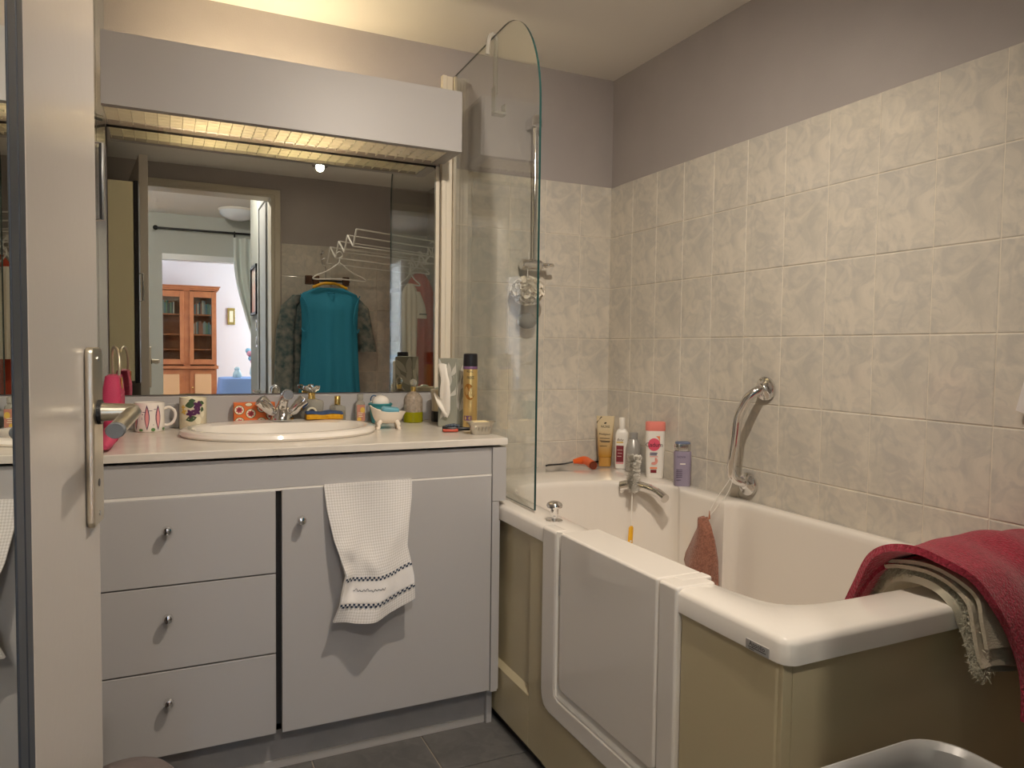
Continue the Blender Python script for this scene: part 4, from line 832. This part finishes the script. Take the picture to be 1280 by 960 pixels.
# ------------------------------------------------------------------ towels
waffle = mat_uvwave('white_waffle', (.82, .79, .77), (.66, .63, .60), 46, 70, .55)
plainw = mat('white_linen', (.80, .77, .75), .9, bump=.2, bscale=500); navy = mat('navy_thread', (.02, .035, .07), .8)
tw = thing('hand_towel', 'white waffle hand towel with navy check bands hung on the vanity door', 'towel', (.48, 1.87, .40))
VL = [(0, .364), (.18, .370), (.40, .384), (.55, .400), (.66, .412), (.76, .404), (.90, .392), (1, .380)]
VR = [(0, .600), (.15, .597), (.35, .586), (.55, .578), (.80, .590), (1, .592)]
def tz(u, v):
    b = interp(u, [(0, .402), (.25, .394), (.5, .396), (.75, .412), (1, .440)]); top = .7475 + .0*u
    return top + (b - top)*v
def ty(u, v):
    out = .006 + .062*smoothstep(.0, 1, v)*(.75 + .25*math.sin(PI*u)) 
    out += .012*math.sin(PI*v)*math.sin(u*7.5 + 1.2) + .010*smoothstep(.35, .62, v)*math.sin(u*11 - 1 + 4*v) + .012*math.exp(-((u - .42)/.12)**2 - ((v - .60)/.10)**2)
    out -= .018*math.exp(-((u - .12)/.10)**2)*smoothstep(.45, .6, v)*(1 - smoothstep(.75, .9, v))
    return YV - max(.004, out)
def tpos(u, v, off=0.): return (interp(v, VL) + (interp(v, VR) - interp(v, VL))*u, ty(u, v) - off, tz(u, v))
MB().grid(lambda u, v: tpos(u, 1 - v), 44, 70, .006).build('cloth', waffle, tw, True, smooth=80)
MB().grid(lambda u, v: tpos(u, .86 - .16*v, .0012), 44, 12).build('plain_band', plainw, tw, True, smooth=80)
for v0 in (.685, .868):
    b = MB(); nn = 34
    for i in range(nn):
        for k in range(2):
            if (i + k) % 2: continue
            va = v0 + .014*k - .004; b.add([tpos(i/nn, va, .003), tpos((i + 1)/nn, va, .003), tpos((i + 1)/nn, va + .0145, .003), tpos(i/nn, va + .0145, .003)], [(0, 1, 2, 3)])
    b.build('check_band', navy, tw, True, smooth=0)
scr = [tpos(.16 + .42*i/60, .775 + .008*math.sin(i*.9)*(1 if i % 17 < 13 else .1) - .004*math.sin(i*.31), .003) for i in range(61)]
MB().tube(scr, .0006, 5).build('script_embroidery', navy, tw, True)
b = MB().grid(lambda u, v: (.366 + .234*u, YV - .004 + .012*v, .7475 + .001*math.sin(PI*v)), 10, 4, .003); b.build('fold_over', waffle, tw, True)

red_t = mat('crimson_terry', (.42, .025, .06), .95, bump=1., bscale=230, var=(.25, .008, .025), vscale=150, sheen=.3)
fold_n = lambda x, y: .004*math.sin(21*x + 9*y) + .003*math.sin(47*x - 13*y)
def sweep(name, m, par, prof, x0fn, x1, th, nu=46, nv=60, amp=1., smooth=80):
    P = catmull([(0, a, b) for a, b in prof], 8); n = len(P) - 1
    def fn(u, v):
        q = P[min(n, int(round(v*n)))]; x = x0fn(v) + (x1 - x0fn(v))*u
        return (x, q[1] + amp*fold_n(x*1.3, q[2]), q[2] + amp*fold_n(x, q[1]))
    return MB().grid(fn, nu, n, th).build(name, m, par, True, smooth=smooth)
bm_ = thing('bath_mat', 'folded beige long-pile bath mat lying over the end of the bath under the red towel', 'bath mat', (1.42, .86, .56))
matm = mat('beige_mat_backing', (.55, .48, .37), .9, bump=.4, bscale=300); pile = mat('sage_pile', (.58, .54, .43), .85)
prof = [(1.005, .600), (.985, .640), (.955, .676), (.90, .690), (.845, .684), (.812, .655), (.795, .61), (.782, .565), (.772, .545)]
prof2 = [(y + (.004 if y > .9 else -.004), z + .022) for y, z in prof[1:-1]]
up_ = lambda d, pr: [(y + (d*.5 if y > .95 else -d*.9 if y < .82 else 0), z + d) for y, z in pr]
sweep('pile_layer', pile, bm_, prof, lambda v: 1.272 + .010*math.sin(9*v), XW - .02, -.014)
sweep('backing_layer', matm, bm_, up_(.017, prof[1:]), lambda v: 1.268, XW - .02, -.007)
sweep('upper_layer', matm, bm_, up_(.028, prof[2:-1]), lambda v: 1.275, XW - .02, -.007)
rnd = random.Random(11); P = catmull([(0, a, b) for a, b in prof], 8); tf = MB()
for i in range(9000):
    q = Vector(P[rnd.randrange(len(P))]) + Vector((0, rnd.gauss(0, .004), rnd.gauss(0, .004))); x = 1.272 + abs(rnd.gauss(0, .012)); d = Vector((-rnd.uniform(.3, 1), rnd.gauss(-.3, .5), rnd.gauss(-.5, .5))).normalized()*rnd.uniform(.005, .010)
    p = Vector((x, q.y + rnd.uniform(-.005, .009), q.z + rnd.uniform(-.006, .012))); s_ = d.orthogonal().normalized()*.0007; tf.add([p - s_, p + s_, p + d], [(0, 1, 2)])
po = tf.build('pile_tufts', pile, bm_, True, smooth=0); po['kind'] = 'stuff'
rt_ = thing('bath_towel', 'crimson terry bath towel draped over the end of the bath on the mat', 'towel', (1.43, .86, .60))
rp_ = [(1.03, .585), (1.005, .640), (.975, .700), (.935, .730), (.88, .742), (.835, .735), (.785, .712), (.745, .655), (.728, .60), (.718, .54), (.712, .47)]
sweep('upper_fold', red_t, rt_, [(y, z + .006) for y, z in rp_], lambda v: 1.235 + .075*smoothstep(.35, .95, v), XW - .012, -.014, amp=1.)
sweep('under_fold', red_t, rt_, [(y - .004, z - .014) for y, z in rp_[:6]], lambda v: 1.245 + .07*smoothstep(.2, .8, v), XW - .02, -.009, amp=.8)
sweep('hem', mat('crimson_hem', (.36, .025, .055), .8), rt_, [(y, z - .004) for y, z in rp_[:6]], lambda v: 1.238 + .075*smoothstep(.2, .8, v), 1.30, -.004, nu=4, amp=.8)

# corner of a pale cloth hanging from a wall hook
t = thing('pale_cloth', 'corner of a pale cloth hanging against the tiled right wall', 'cloth', (1.58, .88, .95))
MB().grid(lambda u, v: (1.585 + .008*math.sin(6*u), .914 - (.012 + .10*v)*0 - .16*u - .05*v*(1 - u), .990 + (.22 + .05*u)*v - .06*u*(1 - v)), 12, 16, .006).build('cloth', plainw, t, True)
MB().tube([(1.604, .80, 1.30), (1.575, .80, 1.30), (1.572, .80, 1.315)], .004, 8).build('hook', chrome, t, True)

# laundry basin and pedal bin
t = thing('laundry_tub', 'grey-white plastic laundry tub on the floor before the bath', 'laundry tub', (.885, .585, 0))
def tubl(s_, z, ins=0.): return rrect(.43*s_ - ins, .31*s_ - ins, .065*s_, z, 7)
MB().loft([tubl(.74, 0), tubl(.78, .01), tubl(.95, .47), tubl(1.0, .478), tubl(1.02, .490), tubl(1.01, .499), tubl(.985, .50), tubl(.94, .492), tubl(.92, .47), tubl(.75, .02), tubl(.3, .015)]).build('tub', mat('grey_plastic_tub', (.44, .43, .42), .3), t)
for s_ in (-1, 1): MB().box(s_*.225 - .012, s_*.225 + .012, -.05, .05, .455, .48, .006).build('handle', mat('grey_plastic_tub', (.44, .43, .42), .3), t)
t = thing('pedal_bin', 'small dark taupe round waste bin beside the vanity', 'waste bin', (-.075, 1.50, 0))
binm = mat('taupe_plastic', (.155, .125, .12), .35)
MB().lathe([(.070, 0), (.074, .004), (.082, .255), (.083, .26)], 32).build('bucket', binm, t); MB().lathe([(.086, .259), (.087, .265), (.086, .283), (.075, .295), (.045, .302), (.005, .304)], 32).build('lid', binm, t)
MB().box(-.02, .02, -.105, -.06, .008, .016, .003).build('pedal', black_pl, t)

# ------------------------------------------------------------------ things seen in the mirror: bathroom front wall
cabm = mat('cream_cabinet', (.88, .84, .60), .4)
t = thing('wall_cabinet', 'cream wall cabinet with a black edge hung behind the open door', 'cabinet', (-.26, 1.28, .94))
MB().box(-.418, -.125, 1.19, 1.36, .945, 1.815, .003).build('body', cabm, t, True); MB().box(-.124, -.105, 1.185, 1.362, .935, 1.82, .002).build('front', black_pl, t, True)
MB().tube([(-.105, 1.34, 1.30), (-.09, 1.34, 1.30), (-.09, 1.34, 1.42), (-.105, 1.34, 1.42)], .004, 8).build('handle', steel, t, True)

def hanger(name, label, m, c, w, h=.09, rz=0., hook=.07, wire=.0045):
    t = thing(name, label, 'hanger', c, rz, 'coat hangers on the drying rack')
    MB().tube(catmull([(0, 0, 0), (-w*.5, 0, -h*.55), (-w, 0, -h*.9), (-w*.98, 0, -h*1.08), (0, 0, -h*1.0), (w*.98, 0, -h*1.08), (w, 0, -h*.9), (w*.5, 0, -h*.55), (0, 0, 0)], 6), wire, 8).build('bar', m, t)
    MB().tube([(0, 0, -.004), (0, 0, hook*.45)] + [(.018*math.sin(a) + .0, 0, hook*.45 + .018 + -.018*math.cos(a)) for a in [PI*.0 + PI*1.35*i/10 for i in range(1, 11)]], wire*.9, 8).build('hook', m, t)
    return t
def garment(t, m, c, z1, z0, prof, depth, seed, name='body', nn=56):
    """closed hollow garment: half-width by height fraction, with hanging folds"""
    rnd = random.Random(seed); fr_ = [(rnd.randint(3, 5), rnd.random()*6), (rnd.randint(6, 9), rnd.random()*6), (rnd.randint(10, 14), rnd.random()*6)]; L = []
    for k in range(26):
        q = k/25; z = z1 + (z0 - z1)*q; w = interp(q, prof); dd = depth*(.35 + .65*smoothstep(0, .15, q)); A = .02 + .10*q
        L.append([(c[0] + w*math.cos(a), c[1] + dd*math.sin(a)*(1 + A*3*math.sin(fr_[1][0]*a + fr_[1][1]) + A*2*math.sin(fr_[2][0]*a + fr_[2][1])) + dd*A*2*math.sin(fr_[0][0]*a + fr_[0][1]), z) for a in [2*PI*i/nn for i in range(nn)]])
    return MB().loft(L, True, False).build(name, m, t, True, smooth=70)
bluem = mat('teal_blue_jersey', (.022, .25, .40), .75, bump=.2, bscale=200)
YG = .36
t = thing('blue_dress', 'teal blue sleeveless dress hanging before the tiled wall', 'dress', (.925, YG, .55))
garment(t, bluem, (.925, YG), 1.475, .55, [(0, .085), (.02, .15), (.06, .185), (.16, .175), (.3, .172), (.6, .185), (1, .21)], .045, 3)
MB().tube(catmull([(.82, YG - .0, 1.468), (.87, YG - .035, 1.458), (.925, YG + .048, 1.440), (.98, YG - .03, 1.458), (1.03, YG, 1.468)]), .0035, 8).build('neckline', bluem, t, True)
for s_ in (-1, 1): MB().tube(catmull([(.925 + s_*.182, YG + .02, 1.43), (.925 + s_*.15, YG + .052, 1.36), (.925 + s_*.135, YG + .055, 1.26), (.925 + s_*.16, YG + .045, 1.20), (.925 + s_*.178, YG + .02, 1.22)]), .0035, 8).build('armhole', bluem, t, True)
robem = mat('grey_teal_print', (.32, .32, .29), .8, var=(.07, .13, .14), vscale=28)
t = thing('print_robe', 'grey and dark teal printed robe hanging behind the blue dress', 'robe', (.92, YG - .105, .5))
garment(t, robem, (.92, YG - .11), 1.45, .5, [(0, .08), (.04, .17), (.08, .20), (.5, .20), (1, .23)], .03, 5)
for s_, e_ in ((-1, .72), (1, 1.08)):
    MB().loft([[(.92 + s_*xx + r_*math.cos(a), YG - .105 + .028*math.sin(a), zz) for a in [2*PI*i/20 for i in range(20)]] for xx, zz, r_ in ((.17, 1.43, .035), (.225, 1.36, .05), (.25, 1.2, .055), (.262, e_ + .05, .060), (.265, e_, .062))]).build('sleeve', robem, t, True, smooth=70)
t = thing('clip_hanger', 'dark wooden clip hanger on the wall above the blue dress', 'hanger', (.91, YG - .08, 1.52))
wood_d = mat('dark_wood', (.07, .03, .015), .45)
MB().box(.78, 1.055, YG - .045, YG - .03, 1.515, 1.528, .002).build('bar', black_pl, t, True)
for x in (.80, .845, 1.03): MB().box(x - .02, x + .02, YG - .055, YG - .02, 1.495, 1.55, .004).build('clip', wood_d, t, True)
MB().tube(catmull([(.905, YG - .037, 1.528), (.905, YG - .037, 1.60), (.885, YG - .037, 1.625), (.882, YG - .037, 1.65), (.9, YG - .037, 1.662)]), .0025, 8).build('hook', steel, t, True)
MB().tube(catmull([(.82, YG + .0, 1.475), (.88, YG, 1.50), (.925, YG, 1.503), (.97, YG, 1.5), (1.03, YG, 1.475)]), .009, 8).build('yellow_arm', yel, t, True)
tag(MB().tube([(.90, YF0 + .006, 1.70), (.90, YF0 + .05, 1.70), (.90, YF0 + .055, 1.715)], .006, 8).build('wall_hook', steel), 'small steel wall hook above the hanging robe', 'hook')

# drying rack: concertina arms and rods fixed to the front wall
t = thing('drying_rack', 'white concertina drying rack opened out above the hanging clothes', 'drying rack', (1.3, .4, 1.75))
whitem = mat('white_enamel', (.72, .70, .66), .4)
L0, R0 = Vector((1.04, .57, 1.818)), Vector((1.575, .51, 1.79))
for i in range(4):
    o_ = Vector((-.035*i, -.085*i, -.028*i))
    for dz in (0, -.10):
        o2 = o_ + Vector((-.012 if dz else 0, -.03 if dz else 0, dz)); MB().tube([L0 + o2, R0 + Vector((0, -.085*i, -.03*i)) + Vector((0, 0, dz))], .004, 8).build('rod', whitem, t, True)
    for E0 in (L0, R0):
        a_ = E0 + o_*(1 if E0 is L0 else .9); MB().tube([a_, a_ + Vector((-.012, -.03, -.10))], .0055, 8).build('arm', whitem, t, True)
        if i < 3: b2 = a_ + Vector((-.012, -.03, -.10)); MB().tube([b2, a_ + Vector((-.035, -.085, -.028))], .0055, 8).build('arm', whitem, t, True)
hanger('coat_hanger', 'white plastic coat hanger hung empty above the blue dress', whitem, (.975, .40, 1.63), .15, .10)
redm = mat('brick_red_cloth', (.50, .07, .03), .8, bump=.2, bscale=200); teem = mat('cream_tee', (.72, .67, .57), .85, bump=.2, bscale=250)
t = thing('red_dress', 'brick red dress hanging at the far end of the drying rack', 'dress', (1.50, .36, .6))
garment(t, redm, (1.505, .36), 1.60, .5, [(0, .03), (.03, .06), (.10, .095), (.2, .095), (.5, .097), (1, .10)], .05, 8)
t = thing('cream_tee', 'cream short-sleeved top hanging in front of the red dress', 'top', (1.43, .44, 1.0))
garment(t, teem, (1.415, .445), 1.52, 1.02, [(0, .02), (.05, .04), (.15, .055), (1, .045)], .035, 9)
MB().loft([[(1.455 + xx + r_*math.cos(a), .45 + .025*math.sin(a), zz) for a in [2*PI*i/18 for i in range(18)]] for xx, zz, r_ in ((0, 1.47, .025), (.025, 1.38, .035), (.035, 1.30, .038))]).build('sleeve', teem, t, True, smooth=70); MB().loft([[(1.49 + .039*math.cos(a), .45 + .026*math.sin(a), zz) for a in [2*PI*i/18 for i in range(18)]] for zz in (1.322, 1.330)]).build('cuff_stripe', black_pl, t, True)
for i, (x, y, z, lab) in enumerate(((1.50, .38, 1.67, 'white coat hanger holding the brick red dress'), (1.415, .45, 1.585, 'white coat hanger holding the cream top'), (1.545, .50, 1.72, 'white coat hanger hung empty at the rack end by the red dress'))):
    hanger('coat_hanger', lab, whitem, (x, y, z), .06, .07)

# ------------------------------------------------------------------ hall and living room, seen in the mirror
def picture(x, y0, y1, z0, z1, label, face):
    t = thing('picture_frame', label, 'picture', (x, (y0 + y1)/2, z0)); b = MB(); w = .018
    for a, c_, e_, f_ in ((y0, y1, z0, z0 + w), (y0, y1, z1 - w, z1), (y0, y0 + w, z0, z1), (y1 - w, y1, z0, z1)): b.box(x - .02, x, a, c_, e_, f_)
    b.build('frame', black_pl, t, True); MB().box(x - .008, x - .001, y0 + w, y1 - w, z0 + w, z1 - w).build('print', face, t, True, smooth=0)
picture(.6, -.92, -.55, 1.34, 1.70, 'black framed picture on the hall wall', mat('picture_print', (.55, .50, .45), .5, var=(.60, .10, .05), vscale=5))
for z_, lab in ((1.22, 'grey light switch on the hall wall, the upper of two'), (1.10, 'grey light switch on the hall wall, the lower of two')):
    t = thing('light_switch', lab, 'switch', (.6, -.62, z_), group='switches on the hall wall'); MB().box(.592, .6, -.66, -.58, z_, z_ + .08, .003).build('plate', steel, t, True); MB().box(.588, .592, -.635, -.605, z_ + .02, z_ + .06, .001).build('rocker', white_pl, t, True)
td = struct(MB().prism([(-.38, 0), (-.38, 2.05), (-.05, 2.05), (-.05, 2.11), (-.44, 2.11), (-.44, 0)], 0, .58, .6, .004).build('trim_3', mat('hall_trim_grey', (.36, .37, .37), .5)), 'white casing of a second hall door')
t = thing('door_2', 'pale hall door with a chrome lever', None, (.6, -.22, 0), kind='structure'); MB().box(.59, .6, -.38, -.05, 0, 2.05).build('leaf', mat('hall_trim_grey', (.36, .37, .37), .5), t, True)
MB().tube([(.59, -.33, .80), (.55, -.33, .80), (.545, -.32, .80), (.545, -.25, .80)], .010, 12).build('lever', chrome, t, True)
t = thing('hall_lamp', 'round opal dome lamp lit on the hall ceiling', 'lamp', (.13, -.55, 2.42))
MB().lathe([(.13, 0), (.132, -.01), (.125, -.02)], 32).build('base', white_pl, t); MB().lathe([(.125, -.015), (.115, -.045), (.08, -.07), (.04, -.082), (.002, -.085)], 32, cap1=False).build('dome', mat('lit_opal', (.9, .88, .82), .3, emit=(1, .9, .76), estr=6.), t)
l = bpy.data.lights.new('hall_glow', 'POINT'); l.energy = 35; l.color = (1.0, .90, .78); l.shadow_soft_size = .03
lo = bpy.data.objects.new('hall_glow', l); COL.objects.link(lo); lo.parent = t; lo.location = (0, 0, -.125)
t = thing('ceiling_lamp', 'round white dome lamp on the living room ceiling', 'lamp', (.62, -2.45, 2.40))
MB().lathe([(.17, 0), (.172, -.01), (.165, -.02)], 36).build('base', white_pl, t); MB().lathe([(.165, -.015), (.155, -.05), (.12, -.08), (.06, -.098), (.002, -.102)], 36).build('dome', mat('opal_glass', (.80, .84, .90), .2), t)
rodm = black_pl
t = thing('curtain_rod', 'black curtain rod with ball finials and rings above the opening', 'curtain rod', (.3, -2.93, 2.24))
MB().tube([(-.08, -2.93, 2.245), (1.4, -2.93, 2.245)], .011, 10).build('rod', rodm, t, True); MB().sphere((-.085, -2.93, 2.245), .024, 14).build('finial', rodm, t, True)
for x in (.63, .80): MB().tube([(x, -2.93 + .026*math.cos(a), 2.23 + .03*math.sin(a)) for a in [2*PI*i/14 for i in range(15)]], .006, 8).build('ring', rodm, t, True)
curt = mat('sheer_linen', (.80, .86, .83), .9, bump=.3, bscale=120)
t = thing('curtain', 'pale sheer curtain gathered to one side of the opening', 'curtain', (.80, -2.93, .3))
def cfn(u, v):
    z = 2.20 - 1.9*v; x0 = .62 + .26*smoothstep(.1, .8, v); x1 = .98 + .05*v; return (x0 + (x1 - x0)*u, -2.93 + .03*math.sin(u*26), z)
MB().grid(cfn, 60, 24).build('cloth', curt, t, True, smooth=80)

wood = mat('cherry_wood', (.36, .12, .045), .35, var=(.44, .16, .06), vscale=9); wood2 = mat('pale_panel_wood', (.62, .36, .18), .4)
bx, by = .25, -5.75; bk = thing('bookcase', 'cherry wood glazed bookcase seen through the doorway in the mirror', 'bookcase', (bx, by - .2, 0))
x0, x1 = -.11, .62; Yf = by
def bb(*a, n='panel', m=wood, p=bk): return MB().box(*a, .002).build(n, m, p, True)
bb(x0, x1, by - .38, by - .36, 0, 1.85, n='back'); bb(x0, x0 + .03, by - .36, Yf, 0, 1.85, n='side'); bb(x1 - .03, x1, by - .36, Yf, 0, 1.85, n='side')
b = MB(); b.box(x0 - .02, x1 + .02, by - .38, Yf + .02, 1.85, 1.87, .003); b.box(x0 - .035, x1 + .035, by - .38, Yf + .035, 1.87, 1.90, .003); b.box(x0 - .05, x1 + .05, by - .38, Yf + .05, 1.90, 1.915, .003); b.build('cornice', wood, bk, True)
bb(x0 - .02, x1 + .02, by - .36, Yf + .05, .80, .84, n='waist_moulding'); bb(x0, x1, by - .36, Yf - .02, 0, .05, n='bottom')
for z in (1.05, 1.25, 1.52): bb(x0 + .03, x1 - .03, by - .35, Yf - .05, z, z + .018, n='shelf')
bb(.21, .29, Yf - .03, Yf + .002, .05, 1.85, n='stile')
for a, c_ in ((x0 + .01, .215), (.285, x1 - .01)):
    d_ = MB()
    for q in ((a, a + .05, .86, 1.84), (c_ - .05, c_, .86, 1.84), (a + .05, c_ - .05, .86, .93), (a + .05, c_ - .05, 1.76, 1.84)): d_.box(q[0], q[1], Yf - .005, Yf + .018, q[2], q[3], .003)
    d0 = d_.build('door', wood, bk, True); MB().box(a + .05, c_ - .05, Yf + .002, Yf + .006, .93, 1.76).build('pane', clear_glass, d0, True, smooth=0)
    d1 = bb(a, c_, Yf - .01, Yf + .012, .06, .79, n='door'); MB().box(a + .06, c_ - .06, Yf + .010, Yf + .022, .12, .73, .006).build('inset', wood2, d1, True); MB().sphere((a + .03, Yf + .03, .55), .010, 10).build('knob', gold_m, d1, True)
bn = ['teal', 'slate grey', 'pale grey', 'navy', 'brown', 'green']
bc = [(.10, .22, .30), (.25, .30, .32), (.45, .45, .42), (.06, .09, .12), (.30, .14, .10), (.14, .26, .20)]
for z, n_ in ((1.268, 13), (1.538, 12)):
    x = .33
    for i in range(n_):
        w = random.uniform(.014, .024); h = random.uniform(.13, .19)
        if x + w > .58: break
        ci = random.randrange(6); o = MB().box(x, x + w - .001, Yf - .20, Yf - .07, z, z + h, .001).build('book', mat('book_cloth_%d' % ci, bc[ci], .6)); x += w
        tag(o, '%s book upright on the %s shelf of the cherry bookcase' % (bn[ci], 'middle' if z < 1.4 else 'top'), 'book', 'books in the bookcase')
x = -.06
for i in range(9):
    w = random.uniform(.015, .024); ci = random.randrange(6); o = MB().box(x, x + w - .001, Yf - .20, Yf - .07, 1.538, 1.538 + random.uniform(.13, .18), .001).build('book', mat('book_cloth_%d' % ci, bc[ci], .6)); x += w; tag(o, '%s book on the top shelf behind the other door of the cherry bookcase' % bn[ci], 'book', 'books in the bookcase')
t = thing('gilt_frame', 'small gilt frame on the far wall beside the bookcase', 'picture', (.86, -6.29, 1.4)); MB().box(.80, .90, -6.3, -6.28, 1.42, 1.66, .004).build('frame', gold_m, t, True); MB().box(.825, .875, -6.281, -6.277, 1.46, 1.62).build('print', ivory, t, True, smooth=0)
t = thing('side_table', 'small table under a blue cloth in the far room', 'table', (.95, -4.8, 0))
MB().loft([rrect(.72, .6, .1, z, 5, 0, 0) if 0 else rrect(.72*s_, .6*s_, .1, z) for s_, z in ((1.06, .45), (1.02, .62), (1, .70), (.99, .715), (.9, .72))]).build('cloth', mat('sky_blue_cloth', (.22, .34, .62), .8), t)
for sx_ in (-1, 1):
    for sy2 in (-1, 1): MB().box(sx_*.28 - .02, sx_*.28 + .02, sy2*.22 - .02, sy2*.22 + .02, 0, .46, .002).build('leg', wood, t)
o = MB().lathe([(.05, 0), (.055, .01), (.05, .05), (.03, .09), (.035, .11), (.02, .13)], 20).build('ornament', mat('pale_blue_china', (.50, .66, .70), .3)); o.location = (.80, -4.75, .722); tag(o, 'pale blue china ornament on the blue-clothed table', 'ornament')
t = thing('flower_arrangement', 'pink and blue flowers in a vase on the blue-clothed table', 'flowers', (1.0, -4.7, .722)); MB().lathe([(.04, 0), (.06, .05), (.05, .12), (.035, .16)], 20).build('vase', mat('pale_blue_china', (.50, .66, .70), .3), t)
for i in range(14):
    a = i*2.4; rr = .02 + .005*i; MB().sphere((rr*math.cos(a), rr*math.sin(a), .19 + .012*i), .035, 8).build('bloom', mat('bloom_pink', (.75, .35, .45), .7) if i % 2 else mat('bloom_blue', (.30, .55, .72), .7), t)
